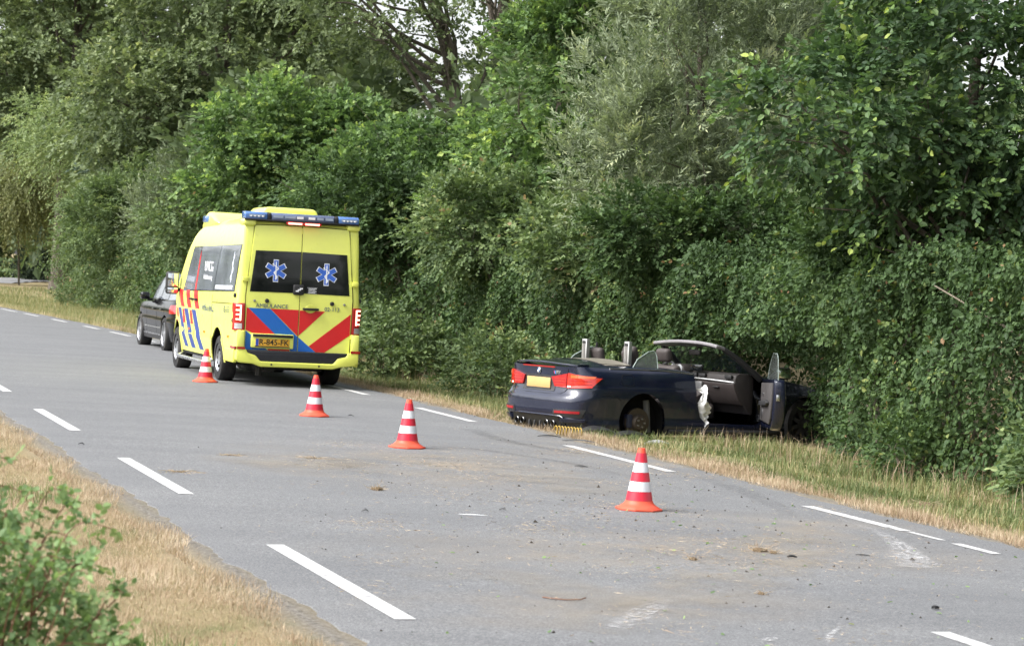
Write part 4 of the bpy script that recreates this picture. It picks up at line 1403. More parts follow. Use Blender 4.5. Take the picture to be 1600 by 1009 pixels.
# gap between the doors
AB.panel([(.006, .545), (-.006, .545), (-.006, 2.43), (.006, 2.43)], 'rear', 1, 12, .003, -.001).build('door_seam', SEAM, amb)
# rubber frame line round the doors
mb = MB()
for sd in (1, -1):
    pl = [AB.rear(sd * .02, 2.437, .004), AB.rear(sd * .70, 2.42, .004), AB.rear(sd * .735, 2.39, .004), AB.rear(sd * .826, 1.35, .004), AB.rear(sd * .812, .545, .004)]
    mb.tube(pl, .007, 6)
mb.build('door_seal', SEAM, amb)

# chevrons on the rear doors
def rp_(name, quad, mat, hi=.016, lo=.010):
    return AB.panel(quad, 'rear', 8, 8, hi, lo).build(name, mat, amb)
# left door: red corner, blue band, red wedge
rp_('red_stripe', [(.80, 1.175), (.78, 1.175), (.345, .795), (.80, .84)], RED)
rp_('red_stripe', [(.80, .845), (.80, .86), (.345, .80), (.69, .80)], RED, .0145, .009)
rp_('blue_stripe', [(.775, 1.175), (.445, 1.175), (.008, .775), (.36, .80)], BLUE)
rp_('blue_stripe', [(.355, .80), (.008, .78), (.008, .553), (.10, .553)], BLUE)
rp_('red_stripe', [(.44, 1.175), (.008, 1.175), (.008, .785), (.0085, .785)], RED)
rp_('blue_stripe', [(.80, .835), (.685, .75), (.455, .553), (.80, .553)], BLUE)
rp_('red_stripe', [(.45, .575), (.12, .575), (.12, .553), (.45, .553)], RED, .0165, .010)
# right door: red wedge, yellow, red band, blue corner
rp_('red_stripe', [(-.008, 1.17), (-.40, 1.17), (-.0085, .79), (-.008, .785)], RED)
rp_('red_stripe', [(-.80, 1.145), (-.80, .825), (-.42, .553), (-.175, .64)], RED, .0155)
rp_('red_stripe', [(-.176, .638), (-.30, .62), (-.42, .553), (-.285, .553)], RED, .016)
rp_('blue_stripe', [(-.008, .765), (-.28, .553), (-.15, .553), (-.008, .553)], BLUE, .0175)
# lettering and number on the doors
def rm(y, z, off=.018):
    return frame(AB.rear(y, z, off), (0, -1, 0), (0, 0, 1))
lettering('AMBULANCE', .084, INK, amb, rm(.42, 1.213))
lettering('02-113', .084, INK, amb, rm(-.505, 1.203))
# door handle
hd = MB()
hd.box(-.028, .045, -.29, -.05, 1.178, 1.212)
hd.build('door_handle', BLACK, amb, bevel=.01)
MB().lathe([(.09, 0), (.08, .006), (.0, .006)], 20, lambda a, b_, h: (.042 - h, -.17 + a, 1.195 + b_ * .7)).build('handle_cup', YEL2, amb)
# plate bracket
MB().box(-.012, .047, .07, .72, .585, .80).build('plate_bracket', YEL, amb, bevel=.02, seg=3)
MB().box(-.05, .0, .09, .70, .752, .792).build('plate_lamp', BLACK, amb, bevel=.01)
PLATE = plain('yellow number plate', (.78, .42, .035), .4, var=.04)
pl = MB().box(-.020, -.0125, .135, .655, .615, .727).build('number_plate', PLATE, amb, bevel=.003)
MB().box(-.0225, -.0195, .608, .652, .619, .723).build('country_strip', plain('plate blue', (.03, .08, .45), .4), pl)
MB().box(-.019, -.0122, .13, .66, .600, .614).build('plate_frame', BLACK, pl)
lettering('R-845-FK', .118, plain('plate black', (.01, .01, .01), .5), pl, frame((-.0225, .375, .671), (0, -1, 0), (0, 0, 1)), bold=.0015)

# star of life on each rear window
def star(yc, zc, r):
    h = r * .235
    def poly(r_, h_):
        out = []
        for k in range(6):
            a = PI / 2 + k * PI / 3
            ca, sa = math.cos(a), math.sin(a)
            out += [(r_ * ca + h_ * sa, r_ * sa - h_ * ca), (r_ * ca - h_ * sa, r_ * sa + h_ * ca)]
            b_ = a + PI / 6
            out.append((2 * h_ * math.cos(b_), 2 * h_ * math.sin(b_)))
        return out
    def fn(p, q, off):
        return AB.rear(yc - p, zc + q, off)
    s_ = MB().prism(poly(r, h), .016, .0195, fn).build('star_emblem', WHITE, amb, flat=True)
    MB().prism(poly(r * .92, h * .84), .0185, .0215, fn).build('star_fill', plain('star blue', (.04, .13, .52), .4), s_, flat=True)
    sn = MB()
    sn.box(0, 1, 0, 1, 0, 1) if False else None
    pts = [(0, -r * .8), (0, r * .78)]
    sn.prism([(-.008, -r * .8), (.008, -r * .8), (.008, r * .8), (-.008, r * .8)], .021, .024, fn)
    W = 30
    for i in range(W):
        q0, q1 = -.75 + 1.4 * i / W, -.75 + 1.4 * (i + 1) / W
        f_ = lambda q: .030 * math.sin(q * 8.2) * (.6 + .5 * q) * 1.6
        sn.prism([(f_(q0) - .011, q0 * r), (f_(q0) + .011, q0 * r), (f_(q1) + .011, q1 * r), (f_(q1) - .011, q1 * r)], .0205, .0235, fn)
    sn.build('serpent', WHITE, s_, flat=True)
star(.385, 1.745, .168)
star(-.395, 1.725, .168)
# notice and camera between the windows
MB().box(-.008, .05, -.055, .115, 1.40, 1.555).build('camera_housing', BLACK, amb, bevel=.025, seg=3)
mb = MB()
for i, (p, q) in enumerate(((-.03, -.02), (.0, 0), (.03, .02))):
    mb.box(-.0105, -.0085, .03 - p - .028, .03 - p + .02, 1.475 + q - .008, 1.475 + q + .012)
mb.build('camera_symbol', WHITE, amb)['kind'] = 'stuff'
nt_ = MB().box(.048 - .012, .048, -.26, -.105, 1.43, 1.52).build('notice_sticker', plain('notice black', (.01, .01, .012), .3), amb)
mb = MB()
for i in range(4):
    mb.box(.0345, .0365, -.25 + .02 * (i % 2), -.125, 1.499 - .02 * i, 1.507 - .02 * i)
mb.box(.0345, .0365, -.26, -.105, 1.517, 1.520)
mb.box(.0345, .0365, -.26, -.105, 1.43, 1.433)
mb.build('notice_lines', WHITE, nt_)['kind'] = 'stuff'

# tail lamps at the corners
for sd in (1, -1):
    lm = MB()
    def fn(u, v, off, sd=sd):
        k0, k1 = AB.ky(.825), AB.kx(.19)
        kk = k0 + (k1 - k0) * u
        return AB.at(kk, .83 + .41 * v, off, sd)
    lm.slab(fn, 10, 10, .03, -.002)
    tl = lm.build('tail_lamp', REDL, amb, bevel=.004)
    lit = MB()
    LIT = plain('lit lamp element', (.9, .25, .18), .3, emit=(1.0, .36, .26), es=1.9)
    def seg(u0, u1, v0, v1):
        def g_(u, v, off, sd=sd):
            return fn(u0 + (u1 - u0) * u, v0 + (v1 - v0) * v, off)
        lit.slab(g_, 3, 3, .036, .029)
    seg(.18, .27, .36, .93)
    for v0 in (.88, .71, .55, .38):
        seg(.22, .52, v0, v0 + .055)
    lit.build('lamp_element', LIT, tl)
    cl = MB()
    def g2(u, v, off, sd=sd):
        return fn(.12 + .5 * u, .06 + .2 * v, off)
    cl.slab(g2, 3, 3, .034, .029)
    cl.build('reverse_lamp', plain('clear lens', (.4, .38, .4), .15, spec=.8), tl)
# bumper and step
bp = MB()
prof = [(-1.0, .56), (-.82, .56), (-.80, .50), (-.66, .47), (-.585, .385), (.60, .385), (.68, .47), (.82, .51), (.84, .56), (1.0, .56), (1.0, .40), (.94, .355), (.72, .345), (.60, .305), (-.58, .305), (-.72, .345), (-.94, .365), (-1.0, .42)]
bp.prism(prof, -.03, .12, lambda p, q, h: (h, p * .94, q))
bumper = bp.build('bumper', YEL2, amb, bevel=.018, seg=3)
for sd in (1, -1):
    MB().box(.10, .80, sd * .935 - .035, sd * .935 + .03, .345, .55).build('bumper_end', YEL2, bumper, bevel=.02, seg=3)
    MB().box(-.036, -.028, sd * .87 - .06, sd * .87 + .06, .555, .592).build('reflector', REDL, amb)
    MB().box(-.02, .33, sd * .952 - .01, sd * .952 + .016, .555, .592).build('reflector', REDL, amb)
    MB().box(-.022, .075, sd * .88 - .06, sd * .88 + .06, .545, .835).build('corner_panel', YEL, amb, bevel=.02)
st = MB()
st.prism([(-.80, .55), (-.80, .50), (-.66, .455), (-.575, .375), (.59, .375), (.67, .455), (.80, .50), (.82, .55)], -.01, .14, lambda p, q, h: (h, p * .96, q))
step = st.build('rear_step', plain('step rubber', (.022, .024, .03), .7), amb, bevel=.006)
mb = MB()
for k in range(3):
    mb.box(-.014, -.008, -.72 + .05 * k, .74 - .05 * k, .515 - .04 * k, .522 - .04 * k)
mb.build('step_ribs', BLACK, step)['kind'] = 'stuff'
for y in (-.33, .4):
    MB().lathe([(.014, 0), (.014, .01), (0, .01)], 10, lambda a, b_, h, y=y: (-.03 - h, y + a, .345 + b_)).build('bolt', BLACK, bumper)
# underside
ub = MB()
ub.box(.3, 5.2, -.45, .45, .25, .34)
ub.tube([(1.35, -.8, .33), (1.35, .8, .33)], .06, 10)
ub.lathe([(.0, -.16), (.13, -.12), (.16, 0), (.13, .12), (0, .16)], 16, lambda a, b_, h: (1.35 + a, h, .33 + b_), closed=False)
ub.tube([(.25, .35, .30), (1.0, .38, .27), (2.2, .38, .25)], .09, 10)
ub.tube([(1.0, .55, .40), (1.35, .58, .30), (1.9, .55, .40)], .04, 6)
ub.tube([(1.0, -.55, .40), (1.35, -.58, .30), (1.9, -.55, .40)], .04, 6)
ub.tube([(.30, .52, .33), (.30, .52, .16)], .05, 8)
ub.build('chassis', plain('dirty steel', (.03, .028, .026), .8, metal=.3), amb)

# light bar, roof units
zb = 2.505
lb = MB().box(.02, .34, -.86, .90, zb - .025, zb + .0).build('light_bar', BLACK, amb, bevel=.008)
def seg_box(y0, y1, mat, nm, hgt=.105, taper=0):
    m_ = MB()
    poly = [(.03, zb), (.33, zb), (.33, zb + hgt * .8), (.30, zb + hgt), (.07, zb + hgt), (.03, zb + hgt * .7)]
    m_.prism(poly, y0, y1, lambda p, q, h: (p, h, q))
    return m_.build(nm, mat, lb, bevel=.008)
seg_box(.56, .89, LENSB, 'beacon_lens')
seg_box(.50, .555, BLACK, 'lens_divider')
seg_box(-.47, .495, plain('dim blue lens', (.09, .115, .20), .12, spec=.8, coat=.5), 'beacon_lens')
seg_box(-.53, -.475, BLACK, 'lens_divider')
seg_box(-.85, -.535, LENSB, 'beacon_lens')
for y0, y1, mt in ((.60, .84, LENSC), (.32, .47, LENSC), (.13, .29, LENSC), (.01, .11, WHITE), (-.17, -.07, WHITE), (-.3, -.2, LENSC), (-.45, -.33, LENSC), (-.82, -.58, LENSC)):
    MB().box(.024, .031, y0, y1, zb + .030, zb + .066).build('reflector_row', mt, lb)
for k in range(4):
    MB().lathe([(.013, 0), (.011, .008), (0, .009)], 8, lambda a, b_, h, k=k: (.024 - h, .63 + .06 * k + a, zb + .038 + b_)).build('lamp_dot', WHITE, lb)
    MB().lathe([(.013, 0), (.011, .008), (0, .009)], 8, lambda a, b_, h, k=k: (.024 - h, -.62 - .055 * k + a, zb + .038 + b_)).build('lamp_dot', WHITE, lb)
BRK = plain('brake lamp', (.9, .12, .1), .3, emit=(1.0, .16, .12), es=3.0)
bk = MB().box(.015, .07, -.27, .27, 2.445, 2.482).build('brake_lamp', REDL, amb, bevel=.006)
for y0, y1 in ((.03, .24), (-.24, -.02)):
    MB().box(.008, .016, y0, y1, 2.448, 2.476).build('lamp_element', BRK, bk)
for sd in (1, -1):
    MB().box(.05, .34, sd * .80 - .09, sd * .80 + .12, 2.40, 2.503).build('light_bar_mount', YEL, amb, bevel=.04, seg=3)
mb = MB()
def ac(u, v, off):
    return (u, v, off)
m_ = MB()
m_.prism([(-.47, 2.50), (.47, 2.50), (.43, 2.67), (.37, 2.715), (-.37, 2.715), (-.43, 2.67)], .95, 1.9, lambda p, q, h: (h, p, q))
m_.build('roof_unit', YEL, amb, bevel=.045, seg=3)
m_ = MB()
m_.prism([(2.75, 2.44), (4.02, 2.30), (4.02, 2.44), (3.85, 2.58), (3.6, 2.645), (3.3, 2.62), (2.95, 2.54)], -.78, .78, lambda p, q, h: (p, h, q))
rf = m_.build('roof_fairing', YEL, amb, bevel=.06, seg=3)
for sd in (1, -1):
    MB().box(3.46, 3.92, sd * .70, sd * .80, 2.46, 2.575).build('beacon_lens', LENSB, rf, bevel=.03)
    AB.panel([(.26, 2.34), (.20, 2.34), (.20, 2.40), (.26, 2.40)], 'side', 1, 1, .015, -.002, sd).build('marker_lamp', REDL, amb)
# ------------------------------------------------------------------ convertible
NVY = plain('midnight blue paint', (.008, .0115, .032), .24, metal=.2, spec=.45, coat=.9, var=.15, scale=3, dirt=.08)
TRIM = plain('charcoal trim', (.03, .03, .032), .5, spec=.4)
LEATHER = plain('brown grey leather', (.055, .046, .044), .6, spec=.35)
DASH = plain('dark dashboard', (.030, .026, .025), .6, spec=.4)
DLOW = plain('taupe dash panel', (.038, .031, .03), .55, spec=.35)
CAB = plain('cabin carpet', (.014, .013, .013), .9, spec=.1)
GLS = glass('clear car glass', (.84, .90, .87), .95, 1.28)
STEEL = plain('dull steel', (.33, .32, .31), .45, metal=.9, dirt=.3)

m4 = empty('convertible_car', (.3826, 30.5816, -.3037), (0, 0, .60126))
m4.rotation_euler = (-.0133, 0, .60126)
tag(m4, 'dark blue convertible with open roof and open door wrecked against the hedge', 'car')
outl = [(.0, 0), (.004, .25), (.015, .45), (.045, .62), (.10, .75), (.20, .85), (.36, .905), (.65, .93), (1.05, .938), (1.5, .928), (2.2, .915), (3.0, .92), (3.5, .935), (3.9, .94), (4.2, .905), (4.42, .82), (4.58, .62), (4.65, .32), (4.67, 0)]
m_zt = lerp_fn([(0, 1.02), (.1, 1.03), (.3, 1.03), (.7, 1.03), (1.4, 1.025), (1.9, .995), (2.5, .965), (3.05, .955), (3.5, .915), (4.1, .82), (4.4, .74), (4.6, .66), (4.67, .60)])
m_in = lerp_fn([(.17, .06, .07, .08), (.22, .03, .035, .03), (.28, .0, .02, .0), (.36, -.03, .03, .0), (.42, -.055, .026, .0), (.60, -.06, .008, .02), (.63, -.052, .004, .04), (.665, -.02, .002, .06), (.72, .02, .0, .1), (.765, .03, .001, .15), (.785, .032, .014, .15), (.88, .022, .03, .2), (.93, .02, .045, .25), (.985, .012, .075, .3), (1.03, .0, .13, .3)])
MBD = PlanBody(outl, lerp_fn([(0, .19), (.5, .17), (4.67, .18)]), m_zt, m_in, lerp_fn([(0, 0), (.12, .01), (.5, .085), (1.0, .095), (3.0, .05), (4.2, .06), (4.67, .02)]), sub=5)
lv = [0, .04, .08, .13, .18, .23, .28, .36, .44, .50, .54, .565, .59, .62, .65, .675, .70, .72, .76, .82, .87, .91, .95, .98, 1]
body = MBD.mb(lv, 14).build('body', NVY)
cuts = []
for x in (1.05, 3.86):
    for sd in (1, -1):
        cuts.append(cyl_cut(x, sd * (.72 if x < 2 else .62), sd * 1.2, .345, .375))
c1 = MB()
c1.prism([(1.02, -.58), (1.10, -.64), (1.5, -.66), (1.6, -.70), (2.9, -.72), (3.0, -.60), (3.0, .60), (2.9, .72), (1.6, .70), (1.5, .66), (1.10, .64), (1.02, .58)], .34, 1.4, lambda p, q, h: (p, q, h))
cc_ = c1.build('cutter', CAB)
cuts.append(cc_)
c2 = MB()
c2.prism([(1.93, 1.3), (1.915, .96), (1.93, .66), (2.02, .42), (2.12, .34), (3.0, .32), (3.08, .38), (3.10, .6), (3.08, 1.3)], -1.2, -.6, lambda p, q, h: (p, h, q))
cuts.append(c2.build('cutter', CAB))
boolean(body, cuts)
body.parent = m4

# rear bodywork details
def mk(y):
    return MBD.ky(y)
def rquad(name, quad, mat, hi, lo, sd, parent, nu=10, nv=6, bevel=0):
    """quad of (k, z) on the shell"""
    (a0, b0), (a1, b1), (a2, b2), (a3, b3) = quad
    def fn(u, v, off):
        a = (a0 * (1 - u) + a1 * u) * (1 - v) + (a3 * (1 - u) + a2 * u) * v
        b = (b0 * (1 - u) + b1 * u) * (1 - v) + (b3 * (1 - u) + b2 * u) * v
        return MBD.at(a, b, off, sd)
    return MB().slab(fn, nu, nv, hi, lo).build(name, mat, parent, bevel=bevel)
RED2 = plain('bright red lens', (.62, .03, .015), .1, spec=.7, coat=.7)
ORL = plain('orange red lens', (.75, .12, .03), .12, spec=.7, coat=.7)
kE = MBD.kx(.38)
for sd in (1, -1):
    outer = rquad('tail_lamp', [(mk(.60), .755), (kE - 4, .77), (kE, .895), (mk(.615), .945)], RED2, .030, -.004, sd, m4, 14, 8)
    rquad('lamp_strip', [(mk(.66), .885), (kE - 3, .885), (kE - 2, .915), (mk(.66), .925)], ORL, .034, .028, sd, outer, 10, 2)
    for zz in (.80, .845):
        rquad('lamp_rib', [(mk(.64), zz), (kE - 4, zz + .005), (kE - 4, zz + .013), (mk(.64), zz + .01)], REDL, .033, .028, sd, outer, 10, 1)
    rquad('reverse_lamp', [(mk(.61), .765), (mk(.66), .765), (mk(.66), .785), (mk(.61), .785)], WHITE, .033, .028, sd, outer, 3, 1)
    inner = rquad('tail_lamp', [(mk(.36), .765), (mk(.585), .758), (mk(.60), .94), (mk(.30), .885)], REDL, .028, -.004, sd, m4, 10, 8)
    for zz in (.79, .83, .865):
        rquad('lamp_rib', [(mk(.37), zz), (mk(.58), zz), (mk(.58), zz + .014), (mk(.37), zz + .012)], RED2, .031, .026, sd, inner, 6, 1)
    rf_ = rquad('bumper_vent', [(mk(.42), .40), (mk(.80), .37), (mk(.84), .485), (mk(.44), .475)], TRIM, .008, -.004, sd, m4, 10, 5)
    rquad('reflector', [(mk(.46), .425), (mk(.79), .43), (mk(.79), .462), (mk(.46), .458)], plain('dull red reflector', (.26, .012, .016), .25), .016, .006, sd, rf_, 10, 2)
    rquad('bumper_lip', [(mk(.54), .30), (mk(.84), .32), (mk(.84), .365), (mk(.56), .36)], NVY, .035, -.004, sd, m4, 8, 3, bevel=.006)
    for y in (.27, .405):
        p = MBD.rear(sd * y, .285, 0)
        ex = MB().lathe([(.044, .06), (.046, -.05), (.040, -.055), (.036, -.05), (.034, .05), (.0, .05)], 22, lambda a, b_, h, p=p: (p[0] + h + .015, p[1] + a, p[2] + b_), closed=False).build('exhaust_tip', plain('dark chrome', (.12, .12, .12), .25, metal=1), m4)
# diffuser
rd = MB()
def df(u, v, off):
    h = .56 - .06 * v
    y = h * (1 - 2 * u)
    return MBD.rear(y, .195 + .185 * v, off)
rd.slab(df, 20, 6, .006, -.01)
dif = rd.build('diffuser', plain('diffuser black', (.012, .012, .012), .5), m4)
for y in (-.12, 0.0, .12):
    p = MBD.rear(y, .25, 0)
    MB().prism([(.02, .33), (-.045, .30), (-.05, .19), (.06, .15), (.10, .18)], y - .012, y + .012, lambda a, b_, h, p=p: (p[0] + a, h, b_)).build('diffuser_fin', TRIM, dif, bevel=.004)
tr_ = MB()
tr_.tube([MBD.rear(y, z, .008) for y, z in ((.60, .27), (.585, .37), (.55, .388), (.3, .392), (0, .392), (-.3, .392), (-.55, .388), (-.585, .37), (-.60, .27))], .011, 8)
tr_.build('diffuser_trim', NVY, dif)
# boot lid: plate, lip spoiler, shut lines
def seam(pts, r=.0035, nm='shut_line', mat=None):
    return MB().tube(pts, r, 6).build(nm, mat or plain('shut line black', (.003, .003, .003), .8), m4)
seam([MBD.rear(y, z, .0005) for y, z in ((.60, 1.0), (.595, .93), (.60, .755), (.56, .70), (.50, .675), (.2, .668), (-.2, .668), (-.50, .675), (-.56, .70), (-.60, .755), (-.595, .93), (-.60, 1.0))])
rec = MB()
def rc(u, v, off):
    y = (.36 - .03 * v) * (1 - 2 * u)
    return MBD.rear(y, .70 + .20 * v, off)
rec.slab(rc, 14, 5, .004, -.006)
rec.build('plate_recess', TRIM, m4)
pp = MBD.rear(0, .80, .006)
MB().box(pp[0] - .012, pp[0], -.262, .262, .735, .868).build('number_plate', plain('blank yellow plate', (.50, .31, .12), .5, var=.08), m4, bevel=.003)
MB().box(pp[0] - .016, pp[0], -.27, .27, .722, .735).build('plate_frame', TRIM, m4)
lip = MB()
def lp(u, v, off):
    y = .70 * (1 - 2 * u)
    a = abs(1 - 2 * u)
    p = MBD.rear(y, 1.005, 0)
    x0, z0 = p[0] - .012 + .05 * a ** 4, 1.038 + .028 * (1 - a ** 2)
    return (x0 + .20 * v, p[1] * (1 - .03 * v), z0 + off + .006 * v * (1 - a ** 2) + .012 * math.sin(v * 2.2))
lip.slab(lp, 20, 5, .012, -.010)
lip.build('boot_spoiler', NVY, m4, bevel=.003)
bl = MB()
def bl_(u, v, off):
    y = .36 * (1 - 2 * u)
    p = MBD.rear(y, 1.0, off)
    return (p[0], p[1], 1.002 + .018 * v)
bl.slab(bl_, 10, 1, .006, -.002)
bl.build('high_brake_lamp', plain('dark red lens', (.25, .015, .012), .2), m4)
# round badge and model letters
p = MBD.rear(0, .955, .003)
bd = MB().lathe([(.041, 0), (.041, .006), (.037, .008), (0, .008)], 28, lambda a, b_, h: (p[0] - h, p[1] + a, p[2] + b_)).build('round_badge', CHROME, m4)
q = MB()
for k, mt in ((0, 'w'), (1, 'b'), (2, 'w'), (3, 'b')):
    mbq = MB()
    poly = [(0, 0)] + [(.025 * math.cos(PI / 2 * k + PI / 2 * i / 6), .025 * math.sin(PI / 2 * k + PI / 2 * i / 6)) for i in range(7)]
    mbq.prism(poly, .0078, .0095, lambda a, b_, h: (p[0] - h, p[1] - a, p[2] + b_))
    mbq.build('badge_quarter', WHITE if mt == 'w' else plain('badge blue', (.05, .2, .55), .4), bd, flat=True)
mbq = MB().lathe([(.026, .0078), (.037, .0078), (.037, .0088), (.026, .0088), (.026, .0078)], 28, lambda a, b_, h: (p[0] - h, p[1] + a, p[2] + b_), closed=False)
mbq.build('badge_ring', plain('badge black', (.01, .01, .012), .3), bd)
pm = MBD.rear(-.42, .945, .005)
lettering('M4', .062, CHROME, m4, frame(pm, (0.1, -1, 0), (0, 0, 1)), ext=.003, bold=.001)
for i, colr in enumerate(((.1, .35, .7), (.05, .06, .3), (.6, .03, .03))):
    MB().prism([(-.012 * i, -.02), (-.012 * i - .009, -.02), (-.012 * i - .019, .02), (-.012 * i - .010, .02)], .004, .007, lambda a, b_, h, pm=pm: (pm[0] - .002 - h + .006, pm[1] + .075 + a * -1 - .02, pm[2] + b_)).build('badge_stripe', plain('badge stripe %d' % i, colr, .4), m4, flat=True)

# shoulder crease, fuel flap, sill, scrapes
for sd in (1, -1):
    seam([MBD.side(x, .775 + .012 * math.sin((x - .5) * 1.2), .0015, sd) for x in np.linspace(.45, 1.88, 16)], .004, 'crease', NVY)
    seam([MBD.side(x, .225, .004, sd) for x in np.linspace(1.5, 3.4, 12)], .03, 'sill_skirt', TRIM)
seam([MBD.side(x, z, .0005, -1) for x, z in ((.70, .93), (.69, .84), (.71, .815), (.86, .81), (.885, .83), (.885, .935), (.86, .95), (.72, .95), (.70, .93))], .003)
seam([MBD.side(x, z, .001, -1) for x, z in ((.20, .70), (.42, .69), (.62, .66), (.68, .62))], .003)
seam([MBD.side(x, z, .001, -1) for x, z in ((1.90, .97), (1.905, .7), (1.99, .42))], .004)
# belt mouldings
for sd in (1, -1):
    seam([MBD.side(x, m_zt(x) - .008, .004, sd) for x in np.linspace(.55, 1.9 if sd < 0 else 3.0, 16)], .010, 'belt_moulding', plain('satin belt trim', (.22, .22, .22), .3, metal=.8))
# folded roof cover (tonneau) shut line
seam([(.55, .62, 1.075), (.54, .3, 1.108), (.54, -.3, 1.108), (.55, -.62, 1.075), (1.0, -.71, 1.062)], .005)
# dust film on the cover
MB().grid(lambda u, v: (.56 + .44 * u, (1 - 2 * v) * .70, 1.030 + (.0862 + .0088 * u) * (1 - abs((1 - 2 * v) * .70 / .80) ** 2.4) + .005), 8, 14).build('roof_cover', plain('dusty roof cover', (.17, .155, .125), .5, spec=.4, dirt=.4), m4)

# wheels: rear right stripped to the brake disc, the others whole
hub = MB()
fnr = lambda a, b_, h: (1.04 + a, -.80 - h, .33 + b_)
hub.lathe([(.0, -.02), (.19, -.02), (.19, .02), (.11, .022), (.10, .07), (.085, .085), (0, .085)], 32, fnr, closed=False)
hb = hub.build('brake_disc', plain('rusty disc', (.09, .072, .056), .6, metal=.6, dirt=.4), m4)
lg = MB()
for k in range(5):
    a = 2 * PI * k / 5
    lg.tube([fnr(.055 * math.cos(a), .055 * math.sin(a), .08), fnr(.055 * math.cos(a), .055 * math.sin(a), .11)], .012, 6)
lg.build('wheel_studs', STEEL, hb)['kind'] = 'stuff'
MB().box(.86, .95, -.84, -.74, .26, .44).build('brake_caliper', plain('caliper', (.025, .03, .06), .5), m4, bevel=.02)
MB().tube([(1.25, -.70, .62), (1.28, -.72, .2)], .05, 10).build('damper', plain('grey damper', (.12, .12, .115), .6, dirt=.4), m4)
for x in (3.86,):
    for sd in (1, -1):
        wheel(m4, x, sd * .905, .335, .25, sd, .24, 10, mat=plain('shade darkened dirty wheel', (.03, .028, .026), .7, metal=.2, dirt=.4))  # rim colour darkened so the front wheels sink into the shade there
wheel(m4, 1.05, .925, .335, .25, 1, .24, 10)

MB().lathe([(.001, .0), (.368, .0), (.371, .02), (.372, .16)], 40, lambda a, b_, h: (1.05 + a, -.705 - h, .345 + b_), closed=False).build('wheel_liner', WELL, m4)
# windscreen frame
for sd in (1, -1):
    MB().tube(catmull([(3.12, sd * .80, .93), (2.95, sd * .765, 1.06), (2.74, sd * .71, 1.215), (2.56, sd * .655, 1.325)], 4), [.045] * 4 + [.04] * 4 + [.036] * 4 + [.034], 10).build('windscreen_pillar', BLACK, m4)
hd_ = MB()
def hf(u, v, off):
    y = .69 * (1 - 2 * u)
    a = abs(1 - 2 * u)
    return (2.44 + .17 * v - .035 * (1 - a * a) * 0 + .05 * (1 - a ** 3) * (v * .6) - .03 * a ** 6, y, 1.352 + .045 * (1 - a ** 2.2) - .045 * v * v * .9 + off)
hd_.slab(hf, 24, 5, .022, -.022)
hd_.build('windscreen_header', plain('pale grey header', (.21, .20, .21), .35, spec=.5), m4, bevel=.012, seg=3)
gl = MB()
def gf(u, v):
    a = 1 - 2 * u
    w_ = .64 + .10 * v
    return (2.57 + .50 * v + .09 * (1 - a * a), w_ * a, 1.335 - .36 * v + .035 * (1 - a * a))
gl.grid(gf, 12, 8)
gl.build('windscreen', GLS, m4)
MB().box(2.70, 2.745, .02, .25, 1.215, 1.285).build('rear_view_mirror', DASH, m4, bevel=.015)
# dashboard
ds = MB()
ds.prism([(3.06, .93), (2.98, 1.0), (2.80, 1.005), (2.74, .975), (2.72, .90), (2.74, .80), (2.86, .60), (3.0, .45), (3.06, .45)], -.74, .74, lambda p_, q_, h: (p_, h, q_))
dash = ds.build('dashboard', DASH, m4, bevel=.02, seg=3)
lo = MB()
lo.prism([(2.715, .86), (2.735, .79), (2.80, .66), (2.86, .575), (2.90, .575), (2.90, .88), (2.74, .885)], -.735, .05, lambda p_, q_, h: (p_ - .012, h, q_))
lo.build('glovebox', DLOW, dash, bevel=.012)
MB().tube([(2.712, .30, .905), (2.703, .0, .90), (2.700, -.4, .892), (2.712, -.735, .880)], .014, 8).build('dash_trim', plain('satin silver trim', (.72, .72, .70), .25, metal=.9), dash)
MB().box(2.70, 2.715, -.42, -.30, .795, .815).build('glovebox_latch', BLACK, dash, bevel=.004)
for y in (.52, .12, -.06, -.62):
    MB().box(2.69, 2.73, y - .07, y + .07, .925, .975).build('air_vent', BLACK, dash, bevel=.008)
bn_ = MB()
bn_.prism([(.20, .98), (.24, 1.06), (.38, 1.085), (.52, 1.06), (.56, .98)], 2.60, 2.86, lambda p_, q_, h: (h, p_, q_))
bn_.build('instrument_hood', DASH, dash, bevel=.02)
for y in (.31, .45):
    MB().lathe([(.062, 0), (.062, .006), (.05, .012), (0, .012)], 24, lambda a, b_, h, y=y: (2.60 - h, y + a, 1.015 + b_)).build('gauge', plain('gauge grey', (.3, .31, .32), .3), dash)
MB().box(2.66, 2.69, -.10, .16, 1.0, 1.09).build('centre_screen', DGLASS, dash, bevel=.008)
cs_ = MB()
cs_.prism([(2.86, .88), (2.74, .88), (2.66, .70), (2.45, .60), (1.75, .60), (1.7, .36), (2.9, .36)], -.12, .12, lambda p_, q_, h: (p_, h, q_))
cs = cs_.build('centre_console', DLOW, m4, bevel=.015)
MB().box(2.675, 2.735, -.09, .09, .72, .86).build('console_panel', plain('silver black panel', (.2, .2, .2), .25, metal=.5), cs, bevel=.006, M=None)
MB().tube([(2.35, 0, .60), (2.33, 0, .70)], .022, 8).build('gear_lever', CHROME, cs)
